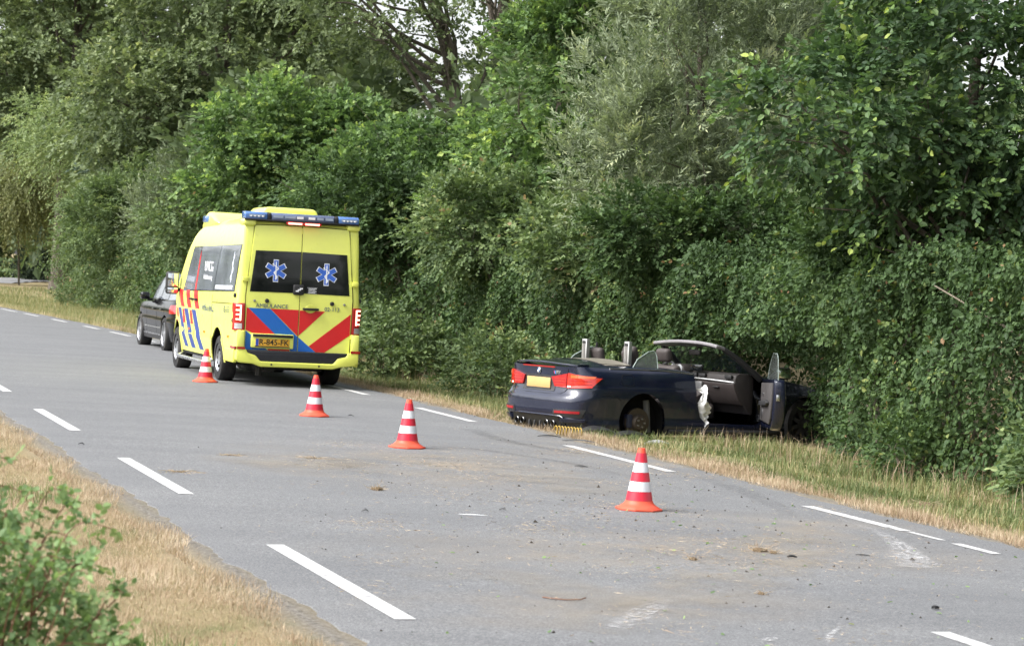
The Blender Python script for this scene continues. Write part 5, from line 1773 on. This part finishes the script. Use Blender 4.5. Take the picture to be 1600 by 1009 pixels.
# steering wheel
swc = Vector((2.42, .38, .93))
ax = Vector((-.93, 0, .36)).normalized()
e1 = Vector((0, 1, 0))
e2 = ax.cross(e1)
ring = [swc + (e1 * math.cos(2 * PI * k / 28) + e2 * math.sin(2 * PI * k / 28)) * .185 for k in range(29)]
swo = MB().tube(ring, .017, 8, cap=False)
swo.tube([swc - e1 * .18, swc + e1 * .18], .02, 6)
swo.tube([swc, swc + e2 * .18 * (1 if e2.z < 0 else -1)], .02, 6)
sw_ = swo.build('steering_wheel', BLACK, m4)
MB().tube([swc, swc - ax * .3], .03, 8).build('steering_column', BLACK, sw_)
bag = MB()
def bg_(u, v, off):
    a = 2 * PI * u
    r_ = .02 + .16 * v
    c_ = swc + ax * (.02 + .05 * math.sin(v * 3) + .015 * math.sin(a * 5))
    q_ = c_ + (e1 * math.cos(a) + e2 * math.sin(a)) * r_ - Vector((0, 0, .09)) * v
    return tuple(q_ + ax * off)
bag.slab(bg_, 22, 5, .004, 0)
bag.build('steering_airbag', plain('airbag cloth', (.62, .62, .60), .85, spec=.2), m4)

# seats
def seat(x, y, front=True):
    if front:
        s_ = MB().box(x, x + .52, y - .25, y + .25, .42, .58).build('seat', LEATHER, m4, bevel=.05, seg=3)
        M_ = Matrix.Translation((x + .05, y, .52)) @ Matrix.Rotation(R(-18), 4, 'Y')
        bk_ = MB().box(-.10, .04, -.25, .25, 0, .60).build('backrest', LEATHER, s_, bevel=.05, seg=3, M=M_)
        for dy in (-.24, .24):
            MB().box(-.02, .08, dy - .045, dy + .045, .05, .50).build('bolster', LEATHER, bk_, bevel=.04, seg=3, M=M_)
        hm = M_ @ Matrix.Translation((-.02, 0, .60))
        h_ = MB().box(-.055, .055, -.13, .13, .04, .225).build('headrest', LEATHER, s_, bevel=.05, seg=4, M=hm)
        MB().tube([(0, -.06, -.03), (0, -.06, .06)], .009, 6).tube([(0, .06, -.03), (0, .06, .06)], .009, 6).build('headrest_post', CHROME, h_, M=hm)
    else:
        s_ = MB().box(x, x + .36, y - .27, y + .27, .46, .60).build('seat', LEATHER, m4, bevel=.05, seg=3)
        M_ = Matrix.Translation((x + .03, y, .55)) @ Matrix.Rotation(R(-14), 4, 'Y')
        MB().box(-.08, .04, -.27, .27, 0, .50).build('backrest', LEATHER, s_, bevel=.04, seg=3, M=M_)
        hm = M_ @ Matrix.Translation((-.03, 0, .50))
        MB().box(-.05, .055, -.125, .125, .03, .245).build('headrest', LEATHER, s_, bevel=.05, seg=4, M=hm)
seat(1.98, .37)
seat(1.98, -.37)
seat(1.38, .37, False)
seat(1.38, -.33, False)
# pop-up roll posts
for y in (.47, -.47):
    rl = MB()
    rl.box(1.07, 1.125, y - .052, y + .052, .95, 1.375)
    po = rl.build('roll_post', plain('bare aluminium', (.50, .50, .49), .38, metal=.75), m4, bevel=.004)
    MB().box(1.062, 1.069, y - .022, y + .022, .98, 1.33).build('post_groove', STEEL, po)
    MB().box(1.058, 1.068, y - .030, y + .030, 1.315, 1.35).build('post_latch', BLACK, po, bevel=.004)
# rear quarter windows and far door window
for sd in (-1, 1):
    poly = [(.96, 1.01), (1.40, 1.01), (1.41, 1.20), (1.395, 1.25), (1.36, 1.27), (1.28, 1.255), (1.08, 1.15)]
    MB().prism(poly, sd * .74, sd * .745, lambda a, b_, h: (a, h * (1 - .10 * (b_ - 1.0) / .27), b_)).build('quarter_window', glass('hazed side glass', (.55, .62, .58), .62), m4, flat=True)
    MB().tube([(a, sd * .745 * (1 - .10 * (b_ - 1.0) / .27), b_) for a, b_ in poly[1:] + poly[:1]], .006, 6).build('window_edge', plain('glass edge', (.35, .42, .39), .3), m4)
MB().tube([(1.44, .742, 1.0), (1.455, .70, 1.33)], .016, 6).build('window_post', BLACK, m4)
# seat belt hanging from the far side
MB().box(1.50, 1.507, .60, .65, .7, 1.12).build('seat_belt', BLACK, m4)

# open passenger door, swung towards the road
DOOR = Matrix.Translation((3.13, -.905, 0)) @ Matrix.Rotation(R(57), 4, 'Z')
# door frame: local x runs from the hinge (0) back to -1.2, y outward is negative
def dpt(x, z, h):
    bulge = .03 * math.sin(min(1, max(0, (z - .25) / .75)) * PI) 
    return (x, h - (bulge if h < -.02 else 0), z)
dpoly = [(-.02, .34), (-.04, .93), (-.10, .965), (-1.16, .985), (-1.20, .95), (-1.195, .70), (-1.12, .44), (-1.02, .33), (-.9, .30), (-.10, .30)]
dm = MB()
n_ = len(dpoly)
rings = [(.05, .05), (.035, .02), (.0, .0), (-.05, .0), (-.075, .012), (-.085, .05)]
cxd, czd = -.6, .63
vs_ = []
for h, ins in rings:
    for a, b_ in dpoly:
        vs_.append(dpt(a + (cxd - a) * ins, b_ + (czd - b_) * ins, h))
fs_ = [tuple(range(n_)), tuple(reversed(range(len(vs_) - n_, len(vs_))))]
for i in range(len(rings) - 1):
    for k in range(n_):
        fs_.append((i * n_ + k, (i + 1) * n_ + k, (i + 1) * n_ + (k + 1) % n_, i * n_ + (k + 1) % n_))
dm.add(vs_, fs_)
door = dm.build('door', NVY, m4, M=DOOR, bevel=.006)
ip = MB()
ip.prism([(-.08, .40), (-.09, .90), (-1.10, .93), (-1.13, .70), (-1.05, .46), (-.95, .38)], .047, .075, lambda a, b_, h: (a, h, b_))
inner = ip.build('door_panel', plain('door card grey', (.055, .05, .05), .6), door, M=DOOR, bevel=.012)
ip = MB()
ip.prism([(-.20, .60), (-.22, .66), (-.85, .70), (-.95, .66), (-.85, .62)], .072, .12, lambda a, b_, h: (a, h, b_))
ip.build('armrest', TRIM, inner, M=DOOR, bevel=.012)
MB().box(-.42, -.28, .074, .084, .74, .775).build('door_pull', CHROME, inner, M=DOOR, bevel=.004)
MB().lathe([(.075, 0), (.07, .008), (0, .01)], 20, lambda a, b_, h: (-.28 + a, .075 + h, .50 + b_)).build('speaker_grille', TRIM, inner, M=DOOR)
MB().box(-1.205, -1.19, -.03, .02, .70, .78).build('door_latch', CHROME, door, M=DOOR, bevel=.004)
MB().box(-1.0, -.8, -.125, -.10, .82, .85).build('door_handle', NVY, door, M=DOOR, bevel=.006)
gw = MB()
gw.prism([(-.16, .95), (-1.18, .97), (-1.17, 1.24), (-1.10, 1.31), (-.72, 1.31), (-.42, 1.17)], -.005, .0, lambda a, b_, h: (a, h + .05 * (b_ - .95), b_))
gw.build('door_window', glass('door glass', (.5, .58, .55), .7), door, M=DOOR, flat=True)
MB().tube([(-1.18, .0, .97), (-1.17, .012, 1.24), (-1.10, .016, 1.31), (-.72, .016, 1.31), (-.42, .01, 1.17), (-.16, 0, .95)], .006, 6).build('glass_edge', plain('glass edge', (.35, .42, .39), .3), door, M=DOOR)
mr = MB().box(-.17, -.04, -.31, -.05, .955, 1.115).build('door_mirror', BLACK, door, M=DOOR, bevel=.04, seg=3)
MB().box(-.183, -.171, -.295, -.065, .972, 1.10).build('mirror_glass', plain('mirror glass', (.7, .72, .74), .04, metal=1), mr, M=DOOR, bevel=.005)
MB().box(-.13, -.08, -.12, .0, .95, .985).build('mirror_foot', BLACK, mr, M=DOOR, bevel=.01)
# spent airbag hanging out over the sill
rng = np.random.default_rng(5)
def ab(u, v, off):
    z = .80 - .50 * v - .02 * math.sin(u * 7)
    x = 1.94 + .13 * v + .16 * u + .03 * math.sin(v * 9 + u * 3)
    y = -.87 - .05 * math.sin(v * 6) - .05 * math.sin(u * PI) - .02 * math.sin(u * 11 + v * 7) - .014 * math.sin(u * 17 - v * 23) - .01 * math.sin(v * 41 + u * 9)
    return (x, y - off, z + .03 * math.sin(u * 3 + v * 5))
MB().slab(ab, 12, 22, .006, 0).build('side_airbag', plain('white airbag cloth', (.80, .80, .80), .85, spec=.2), m4)

# ------------------------------------------------------------------ black car ahead of the ambulance
BLK = plain('black car paint', (.005, .005, .006), .15, spec=.35, coat=.35, var=.1)
suv = empty('black_car', (-5.78, 46.14, -.02), (0, 0, 1.8912 + .015))
tag(suv, 'black crossover car parked in front of the ambulance', 'car')
outl = [(.0, 0), (.01, .35), (.04, .6), (.10, .76), (.22, .86), (.45, .90), (.9, .91), (1.8, .915), (2.7, .915), (3.5, .905), (3.9, .86), (4.2, .72), (4.38, .45), (4.44, 0)]
s_zt = lerp_fn([(0, .98), (.3, 1.02), (1.5, 1.0), (2.6, .965), (3.2, .95), (3.7, .90), (4.2, .80), (4.44, .68)])
s_in = lerp_fn([(.22, .10, .06, .06), (.35, .03, .03, .0), (.50, .0, .02, .0), (.60, .0, .0, .02), (.68, .01, .012, .05), (.80, .02, .0, .1), (.86, .04, .006, .12), (.95, .06, .035, .15), (1.02, .08, .07, .2)])
SB = PlanBody(outl, lambda x: .22, s_zt, s_in, lerp_fn([(0, .0), (.4, .03), (3, .05), (4.2, .06), (4.44, 0)]), sub=4)
body = SB.mb([0, .08, .16, .25, .33, .4, .47, .52, .58, .64, .7, .76, .8, .85, .9, .95, 1], 10).build('body', BLK)
cuts = []
for x in (.90, 3.57):
    for sd in (1, -1):
        cuts.append(cyl_cut(x, sd * .62, sd * 1.2, .345, .385))
boolean(body, cuts)
body.parent = suv
gout = [(.14, 0), (.16, .4), (.22, .64), (.38, .78), (.8, .835), (1.8, .845), (2.5, .83), (2.95, .78), (3.12, .6), (3.2, .3), (3.22, 0)]
g_zt = lerp_fn([(.14, 1.44), (.5, 1.52), (1.0, 1.565), (1.6, 1.575), (2.1, 1.53), (2.5, 1.38), (2.9, 1.12), (3.22, .97)])
g_in = lerp_fn([(.92, 0, .0, 0), (1.0, .0, .01, 0), (1.2, .07, .07, .02), (1.45, .2, .155, .1), (1.58, .3, .24, .1)])
GB = PlanBody(gout, lambda x: .93, g_zt, g_in, lerp_fn([(0, 0), (.4, .02), (1.5, .05), (3.22, .02)]), sub=4)
GB.mb([0, .1, .25, .45, .65, .8, .9, .96, 1], 10).build('roof', BLK, suv)
for sd in (1, -1):
    for x0, x1, t0, t1 in ((.42, .95, .62, .98), (1.0, 1.72, 1.0, 1.70), (1.77, 2.75, 1.77, 2.20)):
        zt0 = min(1.47, g_zt(t0) - .09)
        zt1 = min(1.47, g_zt(t1) - .08)
        GB.panel([(x1, 1.03), (x0, 1.05), (t0, zt0), (t1, zt1)], 'side', 8, 6, .006, -.002, sd).build('window', SGLASS, suv)  # pale grey glass colour stands in for the sky mirrored in these panes
    for x in (.98, 1.75, 2.82):
        SB.panel([(x, .35), (x - .007, .35), (x - .007, .93), (x, .93)], 'side', 1, 10, .0015, -.002, sd).build('door_seam', plain('shut line black', (.003, .003, .003), .8), suv)
    for x in (1.10, 1.90):
        SB.panel([(x + .20, .82), (x, .82), (x, .85), (x + .20, .85)], 'side', 3, 1, .035, 0, sd).build('door_handle', BLK, suv, bevel=.006)
    SB.panel([(3.15, .305), (1.30, .305), (1.30, .33), (3.15, .33)], 'side', 10, 1, .012, -.002, sd).build('sill_trim', CHROME, suv)
    SB.panel([(3.15, .455), (1.30, .455), (1.30, .47), (3.15, .47)], 'side', 10, 1, .008, -.002, sd).build('door_moulding', plain('satin silver trim', (.72, .72, .70), .25, metal=.9), suv)
    SB.panel([(3.18, .225), (1.27, .225), (1.27, .30), (3.18, .30)], 'side', 10, 2, .012, -.002, sd).build('sill', TRIM, suv)
    mr = MB().box(2.50, 2.68, sd * 1.0 - .09, sd * 1.0 + .09, 1.0, 1.15).build('mirror', BLK, suv, bevel=.04, seg=3)
    MB().box(2.58, 2.66, sd * .89 - .05, sd * .89 + .05, .98, 1.03).build('mirror_arm', BLACK, mr, bevel=.01)
    tl = MB()
    def fn(u, v, off, sd=sd):
        k0, k1 = SB.ky(.45), SB.kx(.42)
        return SB.at(k0 + (k1 - k0) * u, .80 + .17 * v - .03 * u, off, sd)
    tl.slab(fn, 10, 5, .015, -.002)
    tl.build('tail_lamp', REDL, suv)
    for x in (.90, 3.57):
        wheel(suv, x, sd * .905, .345, .23, sd, .245, 10)
MB().box(.0, .06, -.26, .26, .62, .73).build('number_plate', PLATE, suv)
def rg(u, v, off):
    y = (.66 - .10 * v) * (1 - 2 * u)
    z = 1.05 + .36 * v
    return GB.rear(y, z, off)
MB().slab(rg, 10, 6, .006, -.002).build('rear_window', DGLASS, suv)
def wsf(u, v, off):
    x = 2.22 + .86 * u
    y = (1 - 2 * v) * (.62 + .10 * u)
    return (x + off * .6, y, g_zt(x) + GB.crown(x) * (1 - abs(1 - 2 * v) ** 2.4) + off)
MB().slab(wsf, 8, 6, .012, 0).build('windscreen', DGLASS, suv)
MB().box(.5, 4.0, -.7, .7, .2, .3).build('chassis', WELL, suv)
# ------------------------------------------------------------------ traffic cones
ORG = plain('orange rubber', (.80, .085, .04), .5, spec=.4, var=.10, dirt=.35)
CRED = plain('red reflective band', (.56, .012, .035), .38, spec=.5, var=.10, scale=14, dirt=.15)
CWHT = plain('white reflective band', (.66, .67, .69), .38, spec=.5, var=.06, scale=14, dirt=.3)
def cone(x, y, rot, label):
    o_ = x * NX + y * NY
    root = empty('traffic_cone', (x, y, float(road_z(o_)) + .001), (0, 0, rot))
    b_ = MB()
    pl = []
    for k in range(8):
        a = PI / 8 + k * PI / 4
        pl.append((.196 * math.cos(a), .196 * math.sin(a)))
    b_.prism(pl, 0, .018, lambda p, q, h: (p, q, h))
    base = b_.build('base', ORG, root, bevel=.007)
    MB().lathe([(.17, .017), (.163, .026), (.145, .036), (.128, .048), (.115, .064), (.110, .078), (.1, .078)], 40, closed=False).build('skirt', ORG, base)
    rad = lambda z: .108 + (.030 - .108) * (z - .078) / (.5 - .078)
    MB().lathe([(rad(.076) - .002, .076), (rad(.49) - .002, .49), (.027, .5), (.020, .5), (.018, .45)], 40, closed=False).build('cone_body', ORG, root)
    for z0, z1, mt in ((.078, .152, CRED), (.152, .232, CWHT), (.232, .306, CRED), (.306, .386, CWHT), (.386, .462, CRED)):
        MB().lathe([(rad(z0) - .001, z0 + .0005), (rad(z0) + .0015, z0 + .001), (rad(z1) + .0015, z1 - .001), (rad(z1) - .001, z1 - .0005)], 40, closed=False).build('reflective_band', mt, root)
    tag(root, label, 'traffic cone', 'red and white traffic cones on the road')
cone(1.107, 18.975, .2, 'red and white cone standing nearest, in front of the convertible')
cone(-1.018, 24.277, .5, 'red and white cone second from the front, right of the middle of the road')
cone(-2.351, 28.586, .1, 'red and white cone just behind the right half of the ambulance')
cone(-4.565, 35.25, .7, 'red and white cone farthest back beside the ambulance left rear wheel')
# ------------------------------------------------------------------ crash debris
def gnd(px, py):
    """road point under a place in the picture (worked out once with the camera's own geometry)"""
    d = _r2 * ((px - 800) / 3661) + _u2 * ((504.5 - py) / 3661) + _f
    k = -EYE / d.z
    return d.x * k, d.y * k
rng = np.random.default_rng(71)
SHARD = plain('black shard', (.015, .015, .016), .5)
STRAW = GM_DRY
def at_ground(px, py, lift=0.0):
    x, y = gnd(px, py)
    o_ = x * NX + y * NY
    z = float(road_z(o_)) if 3.0 < o_ < 9.35 else float(ground_z(o_))
    return x, y, z + lift
# yellow coil spring behind the convertible
x, y, z = at_ground(888, 678)
h = []
for k in range(9 * 12 + 1):
    a = 2 * PI * k / 12
    h.append((-.17 + .34 * k / 108, .05 * math.cos(a), .058 + .05 * math.sin(a)))
sp = MB().tube(h, .0075, 6).build('coil_spring', plain('yellow spring', (.34, .22, .03), .5, dirt=.3))
sp.location = (x, y, z)
sp.rotation_euler = (0, R(3), R(12))
tag(sp, 'yellow coil spring lying on the road edge behind the convertible', 'spring')
def shard(px, py, L, W, H, rot, mat, name, label, cat, bend_=.03, group=None):
    x, y, z = at_ground(px, py)
    r_ = np.random.default_rng(int(px * 7 + py))
    mb = MB()
    j = r_.normal(0, .12, (8, 2))
    def fn(u, v, off):
        w = W * max(.12, 1 - 1.5 * abs(u - .45) + .3 * math.sin(u * 11 + px))
        return ((u - .5) * L, (v - .5) * w + .12 * L * math.sin(u * 3 + px), .004 + bend_ * math.sin(u * PI) * (.6 + .4 * v) + off)
    mb.slab(fn, 8, 3, H * .5, 0)
    o = mb.build(name, mat)
    o.location = (x, y, z)
    o.rotation_euler = (0, 0, rot)
    return tag(o, label, cat, group)
GD = 'broken black plastic pieces on the ground'
shard(858, 683, .28, .05, .012, .1, SHARD, 'plastic_fragment', 'black plastic strip lying left of the yellow spring', 'debris', .02, GD)
shard(905, 690, .40, .05, .012, -.1, plain('grey shard', (.09, .09, .09), .5), 'plastic_fragment', 'grey plastic strip lying under the yellow spring', 'debris', .02, GD)
shard(932, 668, .60, .16, .015, .5, SHARD, 'bumper_fragment', 'torn bumper corner in the grass below the convertible tail', 'debris', .10, GD)
shard(985, 672, .75, .14, .015, .35, SHARD, 'liner_fragment', 'torn wheel liner below the convertible rear wheel', 'debris', .10, GD)
shard(1030, 683, .42, .16, .02, .2, plain('pale grey shard', (.30, .30, .31), .5), 'panel_fragment', 'pale grey panel piece in the grass below the wrecked door', 'debris', .06, GD)
shard(977, 663, .35, .03, .008, .9, plain('straw wood', (.45, .32, .12), .7), 'wood_splinter', 'yellowish splinter sticking out by the rear wheel', 'debris', .05, GD)
shard(908, 731, .13, .035, .01, -.2, SHARD, 'plastic_fragment', 'black sliver on the asphalt between the two nearest right edge dashes', 'debris', .01, GD)
shard(1237, 875, .07, .03, .02, .1, SHARD, 'plastic_fragment', 'chunky black piece on the asphalt right of the straw clod', 'debris', .008, GD)
shard(1348, 871, .10, .02, .008, -.3, SHARD, 'plastic_fragment', 'thin black sliver on the asphalt by the scrape mark', 'debris', .006, GD)
shard(1461, 956, .045, .035, .03, .0, SHARD, 'plastic_fragment', 'round black lump on the asphalt at the lower right', 'debris', .006, GD)
shard(570, 802, .06, .03, .01, .4, plain('grey shard', (.09, .09, .09), .5), 'plastic_fragment', 'small grey piece on the asphalt below the straw tuft', 'debris', .02, GD)
shard(785, 801, .06, .03, .01, .2, plain('grey shard', (.09, .09, .09), .5), 'plastic_fragment', 'grey scrap on the asphalt right of the white sliver', 'debris', .015, GD)
shard(127, 695, .06, .03, .01, .2, SHARD, 'plastic_fragment', 'dark scrap on the asphalt by the left edge dashes', 'debris', .015, GD)
shard(548, 652, .07, .02, .008, .2, SHARD, 'plastic_fragment', 'dark scrap on the asphalt between the two middle cones', 'debris', .015, GD)
shard(739, 808, .22, .02, .004, -.15, WHITE, 'white_sliver', 'white sliver on the asphalt in the middle of the road', 'debris', .004)
shard(1500, 690, .25, .16, .01, .3, plain('pale grey shard', (.30, .30, .31), .5), 'panel_fragment', 'pale scrap in the grass at the right by the hedge foot', 'debris', .04)
# wire curl
x, y, z = at_ground(880, 940)
wr = MB().tube([(-.12, .03, .006), (-.06, -.02, .008), (.02, -.03, .006), (.10, .0, .008), (.13, .06, .012)], .004, 6).build('twig', plain('red stem', (.16, .07, .04), .7))
wr.location = (x, y, z)
tag(wr, 'curved reddish twig on the asphalt in the foreground', 'twig')
# clods: straw tufts with soil
def clod(px, py, r, n, label, low=1.0):
    x, y, z = at_ground(px, py)
    root = empty('straw_clod', (x, y, z))
    r_ = np.random.default_rng(int(px))
    mb = MB()
    mb.lathe([(r * .2, 0), (r * .9, .002), (r * .8, r * .3 * low), (r * .4, r * .45 * low), (0.001, r * .5 * low)], 9, lambda a, b_, h: (a * (1 + .3 * math.sin(a * 90 + px)), b_ * (1 + .3 * math.cos(a * 70)), h), closed=False)
    mb.build('soil', plain('clod soil', (.13, .095, .06), .95, spec=.1, var=.4, scale=60), root)
    P = r_.normal(0, r * .5, (n, 3))
    P[:, 2] = np.abs(P[:, 2]) * .6 * low
    P[:, :2] *= 1 + 1.2 * (low < 1)
    d = unit(P + r_.normal(0, r * .5, (n, 3)))
    d[:, 2] = np.abs(d[:, 2]) * .6 * low
    v, f, tn = leaves(P, d, unit(r_.normal(size=(n, 3))), r_.uniform(r * .5, r * 1.5, n), np.full(n, .004), np.clip(r_.normal(.5, .25, n), 0, 1), False)
    fast_mesh('straw', v, [f], GM_DRY, root, tn)
    tag(root, label, 'clod', 'clods of straw and soil thrown on the road')
clod(590, 768, .055, 90, 'straw tuft with roots on the road below the second cone')
clod(1185, 865, .06, 80, 'straw clod on the right half of the road')
clod(1208, 868, .04, 50, 'small straw clod right beside a larger one on the right')
clod(1083, 879, .04, 40, 'small earth clod left of the straw clods on the right')
clod(1448, 772, .09, 60, 'brown leaf heap in the grass of the right verge')
clod(1190, 933, .03, 30, 'small clod in the lower right of the road')
clod(282, 738, .07, 110, 'straw patch beside the second left edge dash', .2)
clod(490, 718, .06, 110, 'straw patch between cone and middle of the road', .2)
clod(362, 713, .05, 110, 'straw patch left of the middle of the road', .2)
# loose straw, chaff, leaf bits and soil crumbs
n = 8000
cx = np.concatenate([rng.normal(-.7, .8, n // 3), rng.normal(1.2, 1.1, n // 3), rng.normal(.9, 1.4, n - 2 * (n // 3))])
cy_ = np.concatenate([rng.normal(22, 1.7, n // 3), rng.normal(16.5, 1.6, n // 3), rng.normal(20, 5, n - 2 * (n // 3))])
k = rng.integers(0, 46, n)
gx, gy = rng.normal(0.6, 1.7, 46), rng.normal(19, 3.8, 46)
near = rng.random(n) < .55
cx = np.where(near, gx[k] + rng.normal(0, .16, n), cx)
cy_ = np.where(near, gy[k] + rng.normal(0, .25, n), cy_)
oq = cx * NX + cy_ * NY
ok = (oq > 3.3) & (oq < 9.3) & (cy_ > 10)
cx, cy_, oq = cx[ok], cy_[ok], oq[ok]
n = len(cx)
P = np.stack([cx, cy_, road_z(oq) + rng.uniform(.002, .01, n)], -1)
a = rng.uniform(0, 2 * PI, n)
d = np.stack([np.cos(a), np.sin(a), rng.normal(0, .12, n)], -1)
nm = unit(np.array([0, 0, 1.]) + rng.normal(0, .3, (n, 3)))
v, f, tn = leaves(P, d, nm, rng.uniform(.015, .09, n), rng.uniform(.002, .006, n), np.clip(rng.normal(.55, .25, n), 0, 1), False)
tag(fast_mesh('loose_straw', v, [f], GM_DRY, None, tn), 'loose straw scattered over the asphalt', kind='stuff')
n = 520
cx, cy_ = rng.normal(1.2, 1.6, n), rng.normal(19, 4.5, n)
oq = cx * NX + cy_ * NY
ok = (oq > 3.2) & (oq < 9.4) & (cy_ > 10)
cx, cy_, oq = cx[ok], cy_[ok], oq[ok]
T = np.array([(1, 0, 0), (-.5, .87, 0), (-.5, -.87, 0), (.1, 0, .8)])
sc = np.exp(rng.normal(-5.0, .45, len(cx)))
V = np.stack([cx, cy_, road_z(oq)], -1)[:, None] + T[None] * sc[:, None, None] * rng.uniform(.6, 1.4, (len(cx), 4, 3))
i = (np.arange(len(cx)) * 4)[:, None]
F = np.concatenate([i + np.array([[0, 1, 3]]), i + np.array([[1, 2, 3]]), i + np.array([[2, 0, 3]])])
tag(fast_mesh('soil_crumbs', V.reshape(-1, 3), [F], plain('crumb soil', (.06, .05, .042), .95, spec=.1, var=.5, scale=40), None), 'dark soil crumbs and grit scattered on the asphalt', kind='stuff')
n = 120
cx, cy_ = rng.normal(1.4, 1.2, n), rng.normal(15.5, 3.2, n)
oq = cx * NX + cy_ * NY
ok = (oq > 3.4) & (oq < 9.3) & (cy_ > 10)
cx, cy_, oq = cx[ok], cy_[ok], oq[ok]
n = len(cx)
P = np.stack([cx, cy_, road_z(oq) + .006], -1)
v, f, tn = leaves(P, rng.normal(0, 1, (n, 3)) * np.array([1, 1, .15]), unit(np.array([0, 0, 1.]) + rng.normal(0, .5, (n, 3))), rng.uniform(.02, .045, n), rng.uniform(.012, .03, n), np.clip(rng.normal(.5, .25, n), 0, 1))
tag(fast_mesh('fallen_leaves', v, [f], LM['bramble'], None, tn), 'torn green leaves strewn on the asphalt', kind='stuff')

# scrapes, skid marks: thin sheets on the asphalt with worn, broken cover
def decal(name, col, scale, lo_, hi_):
    m, t, b = newmat(name)
    out = t.nodes['Material Output']
    b.inputs['Base Color'].default_value = (*col, 1)
    b.inputs['Roughness'].default_value = .85
    tr = N(t, 'ShaderNodeBsdfTransparent')
    a_ = N(t, 'ShaderNodeAttribute', attribute_name='tint')
    mp = N(t, 'ShaderNodeTexNoise')
    mp.inputs['Scale'].default_value = scale
    mp.inputs['Detail'].default_value = 5
    g = N(t, 'ShaderNodeTexCoord')
    t.links.new(g.outputs['Object'], mp.inputs[0])
    f_ = ramp(t, mp.outputs[0], [(lo_, (0, 0, 0)), (hi_, (1, 1, 1))])
    mu = N(t, 'ShaderNodeMath', operation='MULTIPLY')
    t.links.new(f_, mu.inputs[0])
    t.links.new(a_.outputs['Fac'], mu.inputs[1])
    ms = N(t, 'ShaderNodeMixShader')
    t.links.new(mu.outputs[0], ms.inputs[0])
    t.links.new(tr.outputs[0], ms.inputs[1])
    t.links.new(b.outputs[0], ms.inputs[2])
    t.links.new(ms.outputs[0], out.inputs[0])
    return m
SCR = decal('chalky scrape', (.52, .52, .52), 34, .42, .72)
SKD = decal('rubber skid', (.035, .035, .037), 14, .35, .7)
DST = decal('dust smear', (.28, .25, .205), 1.6, .38, .75)
def ribbon(name, pxs, ws, mat, alpha, lift=.006):
    pts = np.array([gnd(*p_) for p_ in pxs])
    pts = catmull(np.column_stack([pts, np.array(ws), np.array(alpha)]), 6)
    xy, w, al = pts[:, :2], pts[:, 2], np.clip(pts[:, 3], 0, 1)
    dd = unit(np.gradient(xy, axis=0))
    nn = np.stack([-dd[:, 1], dd[:, 0]], -1)
    V, T = [], []
    prof = [(-.5, 0), (-.25, 1), (0, 1), (.25, 1), (.5, 0)]
    for q, av in prof:
        c_ = xy + nn * (w * q)[:, None]
        oz = road_z(c_[:, 0] * NX + c_[:, 1] * NY) + lift
        V.append(np.column_stack([c_, oz]))
        T.append(al * av)
    V = np.stack(V, 1)
    T = np.stack(T, 1)
    k = len(xy)
    idr = np.arange(k * 5).reshape(k, 5)
    q_ = np.stack([idr[:-1, :-1], idr[1:, :-1], idr[1:, 1:], idr[:-1, 1:]], -1).reshape(-1, 4)
    return fast_mesh(name, V.reshape(-1, 3), [q_], mat, road, T.ravel())
ribbon('scrape_mark', [(1310, 812), (1370, 832), (1400, 850), (1420, 870), (1430, 890)], [.10, .12, .2, .3, .34], SCR, [.15, .4, .7, .8, .5])
ribbon('scrape_mark', [(1400, 850), (1425, 866), (1462, 886)], [.05, .12, .1], SCR, [.5, .7, .3], .0075)
ribbon('scrape_mark', [(965, 985), (990, 970), (1015, 955), (1045, 940)], [.16, .22, .2, .1], SCR, [.5, .75, .7, .1])
ribbon('scrape_mark', [(1290, 1008), (1300, 995), (1312, 985)], [.05, .05, .03], SCR, [.9, .9, .3])
ribbon('scrape_mark', [(1195, 1006), (1205, 1003), (1212, 1000)], [.07, .08, .04], SCR, [.9, .8, .3])
ribbon('skid_mark', [(600, 700), (720, 702), (830, 716), (900, 728), (1010, 752)], [.16, .2, .2, .18, .14], SKD, [.05, .3, .3, .25, .05])
ribbon('skid_mark', [(735, 672), (790, 690), (880, 706), (960, 716)], [.25, .3, .25, .15], SKD, [.2, .35, .3, .05])
ribbon('skid_mark', [(1090, 745), (1150, 765), (1210, 790), (1240, 810)], [.2, .3, .25, .1], SKD, [.1, .25, .2, .05])
ribbon('dust_smear', [(900, 990), (1040, 950), (1160, 900), (1230, 850), (1245, 820)], [.6, .8, .9, .8, .4], DST, [.2, .55, .7, .6, .1])
ribbon('dust_smear', [(330, 712), (450, 722), (560, 735), (660, 712)], [1.2, 1.8, 1.8, 1.0], DST, [.2, .5, .5, .1])
ribbon('dust_smear', [(660, 715), (780, 730), (900, 765), (1000, 800)], [.8, 1.1, 1.1, .8], DST, [.2, .55, .5, .1], .0075)
ribbon('dust_smear', [(640, 905), (780, 900), (900, 930), (1000, 965)], [.5, .7, .7, .5], DST, [.1, .4, .45, .1], .0085)
